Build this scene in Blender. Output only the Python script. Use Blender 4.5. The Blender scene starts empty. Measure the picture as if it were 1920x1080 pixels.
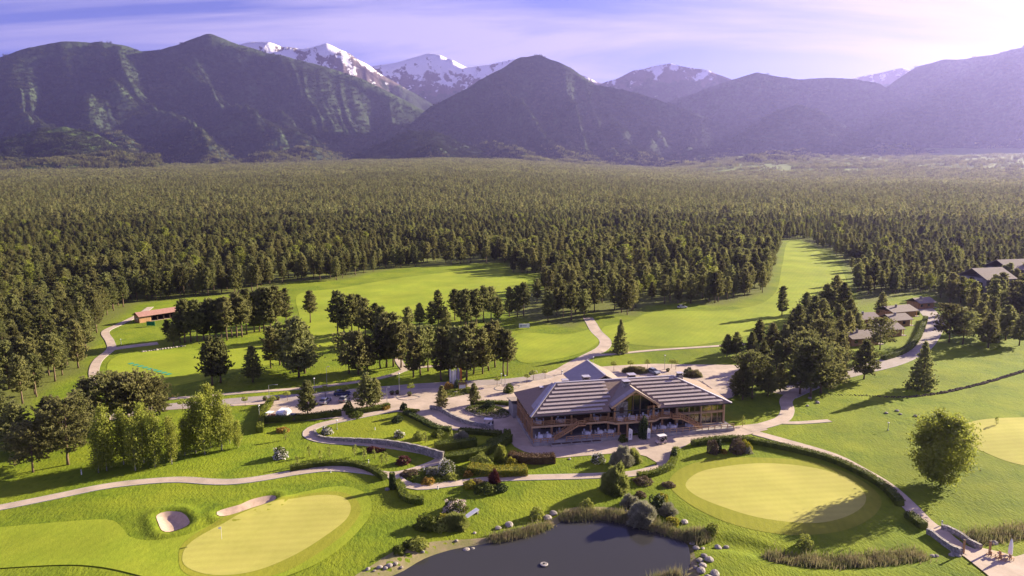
import bpy, bmesh, math, random
import numpy as np
from mathutils import Vector, Matrix
from mathutils.geometry import delaunay_2d_cdt
R = math.radians
random.seed(7); rng = np.random.default_rng(11)
sc = bpy.context.scene
COL = sc.collection

# ------------------------------------------------------------------ camera
F_PX = 1280.0; CAM_H = 56.0; PITCH = R(9.0)
cd = bpy.data.cameras.new('camera'); cam = bpy.data.objects.new('camera', cd); COL.objects.link(cam)
cam.location = (0, 0, CAM_H); cam.rotation_euler = (R(90) - PITCH, 0, 0)
cd.sensor_width = 36.0; cd.lens = 36.0 * F_PX / 1920.0; cd.clip_start = 0.5; cd.clip_end = 60000
sc.camera = cam
# ------------------------------------------------------------------ sky, sun, exposure
SUN_AZ = R(60.0)      # to the right of the view direction (+Y)
SUN_EL = R(19.0)
HAZE = 3.5e-5
W = bpy.data.worlds.new('World'); sc.world = W; W.use_nodes = True
nt = W.node_tree; nt.nodes.clear()
def wn(t, **k):
    n = nt.nodes.new(t)
    for a, b in k.items(): setattr(n, a, b)
    return n
wo = wn('ShaderNodeOutputWorld'); wb = wn('ShaderNodeBackground'); wb.inputs['Strength'].default_value = 0.06
sky = wn('ShaderNodeTexSky', sky_type='NISHITA', sun_disc=False)
sky.sun_elevation = SUN_EL; sky.sun_rotation = SUN_AZ; sky.altitude = 900; sky.air_density = 1.0; sky.dust_density = 0.4; sky.ozone_density = 3.0
tint = wn('ShaderNodeMix', data_type='RGBA', blend_type='MULTIPLY'); tint.inputs['Factor'].default_value = 1.0
tint.inputs['B'].default_value = (0.42, 0.345, 0.73, 1)
nt.links.new(sky.outputs[0], tint.inputs['A'])
tc = wn('ShaderNodeTexCoord'); sep = wn('ShaderNodeSeparateXYZ'); nt.links.new(tc.outputs['Generated'], sep.inputs[0])
zp = wn('ShaderNodeMath', operation='ADD'); zp.inputs[1].default_value = 0.12; nt.links.new(sep.outputs['Z'], zp.inputs[0])
dx = wn('ShaderNodeMath', operation='DIVIDE'); dy = wn('ShaderNodeMath', operation='DIVIDE')
nt.links.new(sep.outputs['X'], dx.inputs[0]); nt.links.new(zp.outputs[0], dx.inputs[1])
nt.links.new(sep.outputs['Y'], dy.inputs[0]); nt.links.new(zp.outputs[0], dy.inputs[1])
cmb = wn('ShaderNodeCombineXYZ'); nt.links.new(dx.outputs[0], cmb.inputs[0]); nt.links.new(dy.outputs[0], cmb.inputs[1])
mp = wn('ShaderNodeMapping'); mp.inputs['Rotation'].default_value = (0, 0, R(25)); mp.inputs['Scale'].default_value = (0.35, 1.1, 1)
nt.links.new(cmb.outputs[0], mp.inputs[0])
cn = wn('ShaderNodeTexNoise'); cn.inputs['Scale'].default_value = 1.1; cn.inputs['Detail'].default_value = 7; cn.inputs['Roughness'].default_value = 0.58; cn.inputs['Distortion'].default_value = 0.6
nt.links.new(mp.outputs[0], cn.inputs['Vector'])
cr = wn('ShaderNodeValToRGB'); cr.color_ramp.elements[0].position = 0.44; cr.color_ramp.elements[0].color = (0, 0, 0, 1); cr.color_ramp.elements[1].position = 0.62; cr.color_ramp.elements[1].color = (0.85, 0.85, 0.85, 1)
nt.links.new(cn.outputs['Fac'], cr.inputs[0])
cg = wn('ShaderNodeMix', data_type='RGBA', blend_type='LIGHTEN'); cg.inputs['Factor'].default_value = 1.0; cg.inputs['B'].default_value = (3.1, 2.75, 4.2, 1)
nt.links.new(tint.outputs['Result'], cg.inputs['A'])
cm = wn('ShaderNodeMix', data_type='RGBA'); nt.links.new(cr.outputs[0], cm.inputs['Factor'])
nt.links.new(tint.outputs['Result'], cm.inputs['A']); nt.links.new(cg.outputs['Result'], cm.inputs['B'])
nt.links.new(cm.outputs['Result'], wb.inputs[0]); nt.links.new(wb.outputs[0], wo.inputs[0])
sd = bpy.data.lights.new('sun', 'SUN'); sun = bpy.data.objects.new('sun', sd); COL.objects.link(sun)
sd.energy = 5.0; sd.angle = R(0.55); sd.color = (1.0, 0.86, 0.62)
sdir = Vector((math.sin(SUN_AZ) * math.cos(SUN_EL), math.cos(SUN_AZ) * math.cos(SUN_EL), math.sin(SUN_EL)))
sun.rotation_euler = sdir.to_track_quat('Z', 'Y').to_euler()
sc.view_settings.view_transform = 'Standard'; sc.view_settings.look = 'None'; sc.view_settings.gamma = 1.0
sc.view_settings.exposure = 1.95; sc.view_settings.use_curve_mapping = False
sc.render.engine = 'CYCLES'; cy = sc.cycles
cy.use_denoising = True; cy.max_bounces = 6; cy.diffuse_bounces = 3; cy.glossy_bounces = 2; cy.transmission_bounces = 4; cy.transparent_max_bounces = 8; cy.volume_bounces = 0
cy.caustics_reflective = False; cy.caustics_refractive = False

# ------------------------------------------------------------------ pixel <-> place
CP, SP = math.cos(PITCH), math.sin(PITCH)
def ray(px, py):
    u = (px - 960) / F_PX; v = (540 - py) / F_PX
    return (u, CP + v * SP, -SP + v * CP)
def G(px, py, z=0.0):
    d = ray(px, py); t = (CAM_H - z) / -d[2]
    return (d[0] * t, d[1] * t)
def top_h(px, py, topy):
    x, y = G(px, py); d = ray(px, topy)
    return CAM_H + d[2] * y / d[1]
def pix(x, y, z):                       # arrays ok
    f = y * CP - (z - CAM_H) * SP; v = y * SP + (z - CAM_H) * CP
    return 960 + F_PX * x / f, 540 - F_PX * v / f

# ------------------------------------------------------------------ numpy noise
_tab = rng.random((256, 256))
def vnoise(x, y):
    x = np.asarray(x, float); y = np.asarray(y, float)
    xi = np.floor(x).astype(int); yi = np.floor(y).astype(int)
    fx = x - xi; fy = y - yi; fx = fx * fx * (3 - 2 * fx); fy = fy * fy * (3 - 2 * fy)
    g = lambda a, b: _tab[a & 255, b & 255]
    return (g(xi, yi) * (1 - fx) + g(xi + 1, yi) * fx) * (1 - fy) + (g(xi, yi + 1) * (1 - fx) + g(xi + 1, yi + 1) * fx) * fy
def fbm(x, y, o=4):
    s = 0; a = 0.5
    for i in range(o): s = s + a * vnoise(x * 2 ** i + 17.3 * i, y * 2 ** i + 9.1 * i); a *= 0.5
    return s / (1 - 0.5 ** o)
def sstep(a, b, v):
    t = np.clip((np.asarray(v, float) - a) / (b - a), 0, 1); return t * t * (3 - 2 * t)
def smooth_line(pts, closed=False, step=0.8):
    """Catmull-Rom through 2-D points, resampled."""
    P = [np.array(p, float) for p in pts]; n = len(P); out = []
    segs = n if closed else n - 1
    for i in range(segs):
        if closed: p0, p1, p2, p3 = P[(i - 1) % n], P[i], P[(i + 1) % n], P[(i + 2) % n]
        else: p0, p1, p2, p3 = P[max(i - 1, 0)], P[i], P[i + 1], P[min(i + 2, n - 1)]
        k = max(2, int(np.linalg.norm(p2 - p1) / step))
        for j in range(k):
            t = j / k
            out.append(0.5 * (2 * p1 + (p2 - p0) * t + (2 * p0 - 5 * p1 + 4 * p2 - p3) * t * t + (3 * p1 - p0 - 3 * p2 + p3) * t ** 3))
    if not closed: out.append(P[-1])
    return np.array(out)
def GL(pxs): return [G(*p) for p in pxs]
def in_poly(x, y, poly):
    poly = np.asarray(poly); ins = np.zeros(np.shape(x), bool); n = len(poly)
    for i in range(n):
        x1, y1 = poly[i]; x2, y2 = poly[(i + 1) % n]
        c = ((y1 > y) != (y2 > y)) & (x < (x2 - x1) * (y - y1) / (y2 - y1 + 1e-12) + x1)
        ins ^= c
    return ins
def poly_dist(x, y, poly, closed=True):
    x = np.asarray(x, float); y = np.asarray(y, float); d = np.full(x.shape, 1e9); n = len(poly)
    for i in range(n if closed else n - 1):
        a = poly[i]; b = poly[(i + 1) % n]; ex, ey = b[0] - a[0], b[1] - a[1]; L = ex * ex + ey * ey + 1e-12
        t = np.clip(((x - a[0]) * ex + (y - a[1]) * ey) / L, 0, 1)
        d = np.minimum(d, np.hypot(x - a[0] - t * ex, y - a[1] - t * ey))
    return d
def sdf(x, y, poly):
    d = poly_dist(x, y, poly); return np.where(in_poly(x, y, poly), -d, d)

# ------------------------------------------------------------------ ground shape
POND = smooth_line(GL([(690, 1110), (765, 1066), (800, 1046), (850, 1031), (920, 1020), (985, 1004), (1035, 989), (1058, 977), (1110, 975), (1165, 980), (1212, 991), (1252, 1003), (1277, 1019), (1281, 1052), (1270, 1085), (1262, 1150), (1000, 1240), (700, 1200)]), True, 1.0)
BUNK = [smooth_line(GL(p), True, 0.7) for p in (
    [(294, 968), (312, 961), (338, 962), (352, 972), (355, 984), (340, 993), (318, 999), (304, 996), (297, 982)],
    [(407, 962), (425, 955), (450, 948), (472, 938), (500, 931), (517, 931), (514, 940), (490, 949), (468, 956), (440, 966), (412, 970)])]
STREAM = smooth_line(GL([(1278, 1022), (1340, 1016), (1400, 1024), (1450, 1040), (1520, 1052), (1600, 1052), (1680, 1046), (1740, 1036), (1775, 1022), (1830, 1010), (1930, 995)]), False, 1.2)
LODGE_C = (24.0, 140.0)
def fan_slope(x, y):
    az = np.degrees(np.arctan2(x, y))
    return np.interp(az, [-50, -37, -20, -6, 0, 8, 16, 25, 37, 50], [.024, .028, .038, .052, .048, .036, .026, .024, .022, .020])
def fan_z(x, y):
    r = np.hypot(x, y); az = np.degrees(np.arctan2(x, y))
    return fan_slope(x, y) * np.maximum(0, r - 900) + sstep(11, 19, az) * .045 * np.maximum(0, r - 3200)
def gz(x, y):
    x = np.asarray(x, float); y = np.asarray(y, float); r = np.hypot(x, y)
    z = 0.5 * (fbm(x / 21.0 + 3.1, y / 21.0 + 8.2, 2) - 0.5) + 0.9 * (fbm(x / 60.0, y / 60.0 + 4, 2) - 0.5)
    z = z * (1 - sstep(170, 300, r)) * sstep(26, 52, np.hypot((x - LODGE_C[0]) * 0.75, y - LODGE_C[1]))
    z = z + fan_z(x, y)
    near = r < 190
    if np.any(near):
        xn = x[near] if x.ndim else x; yn = y[near] if y.ndim else y
        add = np.zeros(np.shape(xn))
        d = sdf(xn, yn, POND); add = add - 1.3 * sstep(3.5, -2.5, d)
        for b in BUNK:
            d = sdf(xn, yn, b); add = add - 0.75 * sstep(0.3, -1.6, d) + 0.38 * np.exp(-((d - 1.2) / 1.0) ** 2)
        d = poly_dist(xn, yn, STREAM, False); add = add - 0.55 * sstep(3.2, 0.4, d)
        if x.ndim: z[near] = z[near] + add
        else: z = z + add
    return z
def gz1(x, y): return float(gz(np.array([x]), np.array([y]))[0])

# ------------------------------------------------------------------ object helpers
def tag(o, label=None, cat=None, group=None, kind=None):
    if label: o['label'] = label
    if cat: o['category'] = cat
    if group: o['group'] = group
    if kind: o['kind'] = kind
    return o
def link(name, me, parent=None, mats=None):
    o = bpy.data.objects.new(name, me); COL.objects.link(o)
    if parent is not None: o.parent = parent
    if mats is not None and me is not None:
        for m in (mats if isinstance(mats, (list, tuple)) else [mats]): me.materials.append(m)
    return o
def empty(name, loc=(0, 0, 0), rz=0.0):
    o = bpy.data.objects.new(name, None); COL.objects.link(o); o.location = loc; o.rotation_euler = (0, 0, rz); o.empty_display_size = 0.2
    return o
def np_mesh(name, V, Fc, smooth=False):
    """V (n,3); Fc (m,k) constant face size."""
    V = np.asarray(V, np.float32); Fc = np.asarray(Fc, np.int32); me = bpy.data.meshes.new(name)
    k = Fc.shape[1]; m = len(Fc)
    me.vertices.add(len(V)); me.vertices.foreach_set('co', V.ravel())
    me.loops.add(m * k); me.loops.foreach_set('vertex_index', Fc.ravel())
    me.polygons.add(m); me.polygons.foreach_set('loop_start', np.arange(0, m * k, k, dtype=np.int32)); me.polygons.foreach_set('loop_total', np.full(m, k, np.int32))
    me.update(calc_edges=True)
    if smooth: me.polygons.foreach_set('use_smooth', np.ones(m, bool))
    return me
class MB:
    """collects simple shapes; build() makes ONE mesh object"""
    def __init__(s): s.v = []; s.f = []; s.mi = []; s.cur = 0
    def add(s, vs, fs):
        b = len(s.v); s.v += [tuple(v) for v in vs]
        for f in fs: s.f.append([b + i for i in f]); s.mi.append(s.cur)
        return s
    def box(s, x0, x1, y0, y1, z0, z1):
        return s.add([(x0, y0, z0), (x1, y0, z0), (x1, y1, z0), (x0, y1, z0), (x0, y0, z1), (x1, y0, z1), (x1, y1, z1), (x0, y1, z1)],
                     [(0, 3, 2, 1), (4, 5, 6, 7), (0, 1, 5, 4), (1, 2, 6, 5), (2, 3, 7, 6), (3, 0, 4, 7)])
    def beam(s, p, q, w, h, up=(0, 0, 1)):
        p = Vector(p); q = Vector(q); d = (q - p).normalized(); u = Vector(up); sd_ = d.cross(u)
        if sd_.length < 1e-4: sd_ = d.cross(Vector((1, 0, 0)))
        sd_.normalize(); u2 = sd_.cross(d); a = sd_ * w / 2; b = u2 * h / 2
        return s.add([p - a - b, p + a - b, p + a + b, p - a + b, q - a - b, q + a - b, q + a + b, q - a + b],
                     [(0, 1, 2, 3), (7, 6, 5, 4), (1, 0, 4, 5), (2, 1, 5, 6), (3, 2, 6, 7), (0, 3, 7, 4)])
    def tube(s, pts, rads, n=7, caps=True):
        pts = [Vector(p) for p in pts]; rings = []; b0 = len(s.v)
        for i, p in enumerate(pts):
            d = (pts[min(i + 1, len(pts) - 1)] - pts[max(i - 1, 0)]).normalized()
            a = d.cross(Vector((0, 0, 1)) if abs(d.z) < 0.95 else Vector((1, 0, 0))).normalized(); c = d.cross(a)
            r = rads[i] if isinstance(rads, (list, tuple)) else rads
            s.v += [tuple(p + (a * math.cos(2 * math.pi * k / n) + c * math.sin(2 * math.pi * k / n)) * r) for k in range(n)]
        for i in range(len(pts) - 1):
            for k in range(n):
                s.f.append([b0 + i * n + k, b0 + i * n + (k + 1) % n, b0 + (i + 1) * n + (k + 1) % n, b0 + (i + 1) * n + k][::-1]); s.mi.append(s.cur)
        if caps:
            s.f.append([b0 + k for k in range(n)]); s.mi.append(s.cur)
            s.f.append([b0 + (len(pts) - 1) * n + k for k in range(n)][::-1]); s.mi.append(s.cur)
        return s
    def prism(s, poly, z0, z1):
        n = len(poly)
        return s.add([(x, y, z0) for x, y in poly] + [(x, y, z1) for x, y in poly],
                     [tuple(range(n))[::-1], tuple(range(n, 2 * n))] + [(i, (i + 1) % n, n + (i + 1) % n, n + i) for i in range(n)])
    def lathe(s, prof, n=12, c=(0, 0)):
        b0 = len(s.v)
        for r, z in prof: s.v += [(c[0] + r * math.cos(2 * math.pi * k / n), c[1] + r * math.sin(2 * math.pi * k / n), z) for k in range(n)]
        for i in range(len(prof) - 1):
            for k in range(n): s.f.append([b0 + i * n + k, b0 + i * n + (k + 1) % n, b0 + (i + 1) * n + (k + 1) % n, b0 + (i + 1) * n + k]); s.mi.append(s.cur)
        s.f.append([b0 + k for k in range(n)][::-1]); s.mi.append(s.cur); s.f.append([b0 + (len(prof) - 1) * n + k for k in range(n)]); s.mi.append(s.cur)
        return s
    def mesh(s, name, mats, smooth=False):
        me = bpy.data.meshes.new(name); me.from_pydata(s.v, [], s.f)
        for m in (mats if isinstance(mats, (list, tuple)) else [mats]): me.materials.append(m)
        me.polygons.foreach_set('material_index', np.array(s.mi, np.int32))
        if smooth: me.polygons.foreach_set('use_smooth', np.ones(len(s.f), bool))
        me.update(); return me
    def build(s, name, mats, parent=None, smooth=False): return link(name, s.mesh(name, mats, smooth), parent)
_ones = 'first second third fourth fifth sixth seventh eighth ninth tenth eleventh twelfth thirteenth fourteenth fifteenth sixteenth seventeenth eighteenth nineteenth'.split()
def ordn(n):
    if n < 20: return _ones[n - 1]
    t, u = divmod(n, 10); tens = {2: 'twent', 3: 'thirt', 4: 'fort', 5: 'fift', 6: 'sixt', 7: 'sevent', 8: 'eight', 9: 'ninet'}
    if t >= 10: return 'hundred-and-' + ordn(n - 100) if n > 100 else 'hundredth'
    return tens[t] + ('ieth' if u == 0 else 'y-' + _ones[u - 1])

# ------------------------------------------------------------------ materials
def mat(name, col, rough=0.8, var=0.0, vscale=1.0, col2=None, bump=0.0, bscale=None, metal=0.0, spec=0.3, trans=0.0, objrand=0.0, detail=4, stretch=None):
    """principled with noise-varied colour, optional bump, translucency and per-object brightness"""
    m = bpy.data.materials.new(name); m.use_nodes = True; t = m.node_tree; p = t.nodes['Principled BSDF']
    p.inputs['Roughness'].default_value = rough; p.inputs['Metallic'].default_value = metal; p.inputs['Specular IOR Level'].default_value = spec
    p.inputs['Base Color'].default_value = (*col, 1); L = t.links.new; out = None
    if var or col2 or bump:
        tcn = t.nodes.new('ShaderNodeTexCoord'); vec = tcn.outputs['Object']
        if stretch:
            mpn = t.nodes.new('ShaderNodeMapping'); mpn.inputs['Scale'].default_value = stretch; L(vec, mpn.inputs[0]); vec = mpn.outputs[0]
    if var or col2:
        nz = t.nodes.new('ShaderNodeTexNoise'); nz.inputs['Scale'].default_value = vscale; nz.inputs['Detail'].default_value = detail; nz.inputs['Roughness'].default_value = 0.65
        L(vec, nz.inputs['Vector']); rp = t.nodes.new('ShaderNodeValToRGB'); L(nz.outputs['Fac'], rp.inputs[0])
        c2 = col2 if col2 else tuple(min(1, c * (1 + var)) for c in col); c1 = col if col2 else tuple(c * (1 - var) for c in col)
        rp.color_ramp.elements[0].position = 0.32; rp.color_ramp.elements[1].position = 0.68
        rp.color_ramp.elements[0].color = (*c1, 1); rp.color_ramp.elements[1].color = (*c2, 1); out = rp.outputs[0]
    if objrand:
        oi = t.nodes.new('ShaderNodeObjectInfo'); mr = t.nodes.new('ShaderNodeMapRange'); mr.inputs['To Min'].default_value = 1 - objrand; mr.inputs['To Max'].default_value = 1 + objrand
        L(oi.outputs['Random'], mr.inputs[0]); hs = t.nodes.new('ShaderNodeHueSaturation')
        if out: L(out, hs.inputs['Color'])
        else: hs.inputs['Color'].default_value = (*col, 1)
        L(mr.outputs[0], hs.inputs['Value'])
        m2 = t.nodes.new('ShaderNodeMapRange'); m2.inputs['To Min'].default_value = 0.5 - objrand * 0.025; m2.inputs['To Max'].default_value = 0.5 + objrand * 0.05
        fr = t.nodes.new('ShaderNodeMath'); fr.operation = 'FRACT'; mu = t.nodes.new('ShaderNodeMath'); mu.operation = 'MULTIPLY'; mu.inputs[1].default_value = 7.31
        L(oi.outputs['Random'], mu.inputs[0]); L(mu.outputs[0], fr.inputs[0]); L(fr.outputs[0], m2.inputs[0]); L(m2.outputs[0], hs.inputs['Hue']); out = hs.outputs[0]
    if out: L(out, p.inputs['Base Color'])
    if bump:
        bz = t.nodes.new('ShaderNodeTexNoise'); bz.inputs['Scale'].default_value = bscale or vscale * 3; bz.inputs['Detail'].default_value = 3; L(vec, bz.inputs['Vector'])
        bp = t.nodes.new('ShaderNodeBump'); bp.inputs['Strength'].default_value = min(1, bump); bp.inputs['Distance'].default_value = max(0.05, bump * 0.1); L(bz.outputs['Fac'], bp.inputs['Height']); L(bp.outputs[0], p.inputs['Normal'])
    if trans:
        tr = t.nodes.new('ShaderNodeBsdfTranslucent'); mx = t.nodes.new('ShaderNodeMixShader'); mx.inputs[0].default_value = trans
        if out: L(out, tr.inputs[0])
        else: tr.inputs[0].default_value = (*col, 1)
        L(p.outputs[0], mx.inputs[1]); L(tr.outputs[0], mx.inputs[2]); L(mx.outputs[0], t.nodes['Material Output'].inputs[0])
    return m
def grass_mat(name, a, b, c, s1=0.9, s2=0.07, stripe=0.0, sdirn=0.0, bump=0.5):
    """three greens: fine tufts (s1) over broad patches (s2), optional mowing stripes"""
    m = bpy.data.materials.new(name); m.use_nodes = True; t = m.node_tree; p = t.nodes['Principled BSDF']; L = t.links.new
    p.inputs['Roughness'].default_value = 0.9; p.inputs['Specular IOR Level'].default_value = 0.1
    p.inputs['Sheen Weight'].default_value = .07; p.inputs['Sheen Roughness'].default_value = .5; p.inputs['Sheen Tint'].default_value = (.45, .62, .08, 1)
    tcn = t.nodes.new('ShaderNodeTexCoord')
    def nz(s, d, st=None):
        n = t.nodes.new('ShaderNodeTexNoise'); n.inputs['Scale'].default_value = s; n.inputs['Detail'].default_value = d; n.inputs['Roughness'].default_value = 0.7
        v = tcn.outputs['Object']
        if st:
            q = t.nodes.new('ShaderNodeMapping'); q.inputs['Scale'].default_value = st; q.inputs['Rotation'].default_value = (0, 0, 0.5); L(v, q.inputs[0]); v = q.outputs[0]
        L(v, n.inputs['Vector']); return n
    n1 = nz(s1, 5, (1.0, 0.45, 1)); n2 = nz(s2, 4)
    r1 = t.nodes.new('ShaderNodeValToRGB'); r1.color_ramp.elements[0].position = .3; r1.color_ramp.elements[1].position = .7
    r1.color_ramp.elements[0].color = (*a, 1); r1.color_ramp.elements[1].color = (*b, 1); L(n1.outputs['Fac'], r1.inputs[0])
    mx = t.nodes.new('ShaderNodeMix'); mx.data_type = 'RGBA'; r2 = t.nodes.new('ShaderNodeMapRange'); r2.inputs['From Min'].default_value = .38; r2.inputs['From Max'].default_value = .66; r2.inputs['To Max'].default_value = .8
    L(n2.outputs['Fac'], r2.inputs[0]); L(r2.outputs[0], mx.inputs['Factor']); L(r1.outputs[0], mx.inputs['A']); mx.inputs['B'].default_value = (*c, 1); out = mx.outputs['Result']
    if stripe:
        wv = t.nodes.new('ShaderNodeTexWave'); wv.inputs['Scale'].default_value = stripe; wv.inputs['Distortion'].default_value = 1.2; wv.inputs['Detail'].default_value = 2
        q = t.nodes.new('ShaderNodeMapping'); q.inputs['Rotation'].default_value = (0, 0, sdirn); L(tcn.outputs['Object'], q.inputs[0]); L(q.outputs[0], wv.inputs['Vector'])
        hv = t.nodes.new('ShaderNodeHueSaturation'); mr = t.nodes.new('ShaderNodeMapRange'); mr.inputs['To Min'].default_value = .965; mr.inputs['To Max'].default_value = 1.03
        L(wv.outputs['Fac'], mr.inputs[0]); L(mr.outputs[0], hv.inputs['Value']); L(out, hv.inputs['Color']); out = hv.outputs[0]
    n3 = nz(.028, 3); v3 = t.nodes.new('ShaderNodeMapRange'); v3.inputs['From Min'].default_value = .35; v3.inputs['From Max'].default_value = .65; v3.inputs['To Min'].default_value = .82; v3.inputs['To Max'].default_value = 1.14; L(n3.outputs['Fac'], v3.inputs[0]); h3 = t.nodes.new('ShaderNodeHueSaturation'); L(out, h3.inputs['Color']); L(v3.outputs[0], h3.inputs['Value']); out = h3.outputs[0]
    L(out, p.inputs['Base Color'])
    if bump:
        bn = nz(s1 * 2.2, 3, (1.0, 0.5, 1)); bp = t.nodes.new('ShaderNodeBump'); bp.inputs['Strength'].default_value = min(1, bump * 1.0); bp.inputs['Distance'].default_value = 0.25 + .35 * bump
        L(bn.outputs['Fac'], bp.inputs['Height']); L(bp.outputs[0], p.inputs['Normal'])
    m['_out'] = 1
    return m
def stone_mat(name, c1, c2, scale=2.2, joint=(0.10, 0.09, 0.085)):
    """fieldstone: voronoi cells with dark joints"""
    m = bpy.data.materials.new(name); m.use_nodes = True; t = m.node_tree; p = t.nodes['Principled BSDF']; L = t.links.new; p.inputs['Roughness'].default_value = 0.9
    tcn = t.nodes.new('ShaderNodeTexCoord'); v1 = t.nodes.new('ShaderNodeTexVoronoi'); v1.inputs['Scale'].default_value = scale; L(tcn.outputs['Object'], v1.inputs['Vector'])
    v2 = t.nodes.new('ShaderNodeTexVoronoi'); v2.feature = 'DISTANCE_TO_EDGE'; v2.inputs['Scale'].default_value = scale; L(tcn.outputs['Object'], v2.inputs['Vector'])
    sp = t.nodes.new('ShaderNodeSeparateColor'); L(v1.outputs['Color'], sp.inputs[0]); mx = t.nodes.new('ShaderNodeMix'); mx.data_type = 'RGBA'; L(sp.outputs[0], mx.inputs['Factor'])
    mx.inputs['A'].default_value = (*c1, 1); mx.inputs['B'].default_value = (*c2, 1)
    st = t.nodes.new('ShaderNodeMapRange'); st.inputs['From Max'].default_value = 0.06; L(v2.outputs['Distance'], st.inputs[0])
    m2 = t.nodes.new('ShaderNodeMix'); m2.data_type = 'RGBA'; L(st.outputs[0], m2.inputs['Factor']); m2.inputs['A'].default_value = (*joint, 1); L(mx.outputs['Result'], m2.inputs['B']); L(m2.outputs['Result'], p.inputs['Base Color'])
    bp = t.nodes.new('ShaderNodeBump'); bp.inputs['Distance'].default_value = 0.08; L(st.outputs[0], bp.inputs['Height']); L(bp.outputs[0], p.inputs['Normal'])
    return m
M = {}
M['rough'] = grass_mat('rough grass', (.066, .104, .007), (.150, .202, .011), (.205, .232, .015))
M['fairway'] = grass_mat('fairway grass', (.165, .215, .015), (.220, .270, .020), (.258, .288, .024), 1.2, .06, .16, .5, .25)
M['fringe'] = grass_mat('fringe grass', (.185, .195, .018), (.235, .235, .024), (.250, .245, .028), 1.3, .09, .22, .2, .2)
M['green'] = grass_mat('putting green', (.330, .310, .068), (.370, .345, .082), (.390, .350, .088), 1.6, .10, .17, 1.45, .08)
M['garden'] = grass_mat('garden lawn', (.125, .160, .010), (.205, .240, .015), (.235, .250, .018), 1.1, .1)
M['paving'] = mat('paving', (.42, .335, .262), .9, .20, .22, bump=.1, bscale=6)
M['asphalt'] = mat('asphalt', (.31, .262, .235), .92, .12, .3, bump=.1, bscale=8)
M['sand'] = mat('sand', (.41, .30, .225), .95, .14, 1.2, bump=.3, bscale=5)
M['kerb'] = mat('kerb stone', (.42, .38, .35), .9, .15, 1.5)
M['soil'] = mat('soil', (.085, .062, .042), .95, .35, 1.2, bump=.5)
M['bank'] = mat('dry bank grass', (.27, .21, .12), .95, .0, .5, col2=(.17, .17, .05), bump=.6, bscale=3)
M['stone'] = stone_mat('fieldstone', (.20, .18, .165), (.42, .38, .34), 2.3)
M['rock'] = mat('rock', (.17, .15, .13), .9, .0, 1.6, col2=(.36, .315, .27), bump=.6, bscale=3, objrand=.25)
M['plinth'] = mat('rough plaster', (.25, .225, .21), .9, .0, .55, col2=(.42, .385, .35), bump=.25, bscale=4)
M['wood'] = mat('oiled timber', (.40, .225, .105), .7, .25, 2.0, stretch=(1, 1, .25))
M['woodlight'] = mat('pale timber', (.46, .31, .175), .7, .15, 2.0)
M['wooddark'] = mat('dark timber', (.075, .045, .030), .75, .3, 2.0)
M['shingle'] = mat('brown shingle', (.25, .180, .135), .9, .16, 2.5, bump=.35, bscale=7, stretch=(.5, 2.5, 2.5))
M['shingle2'] = mat('grey shingle', (.25, .205, .175), .9, .15, 2.0, bump=.3, bscale=6, stretch=(.5, 2.5, 2.5))
M['sheet'] = mat('lavender roof sheet', (.33, .285, .285), .6, .07, .8, spec=.5)
M['panel'] = mat('panel glass', (.40, .33, .29), .42, .05, .6, spec=.8)  # pale base colour stands in for sky reflected by the glass
M['panelframe'] = mat('aluminium frame', (.62, .58, .56), .4, metal=.6)
M['white'] = mat('white paint', (.78, .77, .76), .6)
M['cloth'] = mat('white cloth', (.74, .73, .76), .8)
M['dark'] = mat('dark interior', (.022, .018, .017), .8)
M['darkglass'] = mat('dark glass', (.02, .022, .026), .08, spec=.7)
M['metal'] = mat('grey metal', (.42, .42, .42), .4, metal=.7)
M['blackmetal'] = mat('black metal', (.03, .03, .03), .5)
M['tyre'] = mat('tyre rubber', (.02, .02, .02), .85)
M['pineleaf'] = mat('pine needles', (.135, .142, .048), .75, .0, .55, col2=(.262, .250, .092), objrand=.38, trans=.58, spec=.2)
M['pinemount'] = mat('mountain pine needles', (.034, .046, .022), .9, .0, .4, col2=(.090, .100, .040), objrand=.34, spec=.05)
M['pinefar'] = mat('far pine needles', (.145, .150, .054), .85, .0, .4, col2=(.275, .262, .100), objrand=.42, trans=.58, spec=.1)
M['pinebark'] = mat('pine bark', (.17, .115, .075), .9, .25, 3)
M['birchbark'] = mat('birch bark', (.62, .58, .52), .8, .0, 2.5, col2=(.25, .22, .2))
def leaf(name, a, b, tr=.35, orand=.12): M[name] = mat(name + ' leaves', a, .65, .0, .8, col2=b, trans=tr, objrand=orand, spec=.25)
leaf('birch', (.21, .25, .038), (.36, .37, .065), .55); leaf('decid', (.17, .20, .032), (.30, .31, .055), .5); leaf('hedge', (.065, .090, .012), (.150, .175, .020), .25)
leaf('hedgelight', (.13, .165, .016), (.23, .25, .026), .3); leaf('redhedge', (.075, .045, .022), (.135, .085, .035), .2); leaf('yellow', (.22, .21, .018), (.36, .32, .03), .3)
leaf('willow', (.20, .23, .05), (.34, .35, .10), .4); leaf('silver', (.24, .24, .15), (.40, .38, .26), .3); leaf('conifer', (.030, .050, .012), (.07, .095, .022), .1)
leaf('purple', (.07, .022, .022), (.14, .045, .035), .2); leaf('brownbush', (.12, .085, .05), (.2, .15, .085), .2); leaf('orange', (.30, .17, .03), (.42, .28, .05), .3)
leaf('reed', (.30, .24, .14), (.19, .21, .07), .35, 0); leaf('blossom', (.62, .58, .50), (.78, .74, .70), .2, .05); leaf('pinkblossom', (.52, .42, .36), (.7, .58, .52), .2, .05)
leaf('lime', (.24, .27, .045), (.36, .38, .08), .35)

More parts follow.
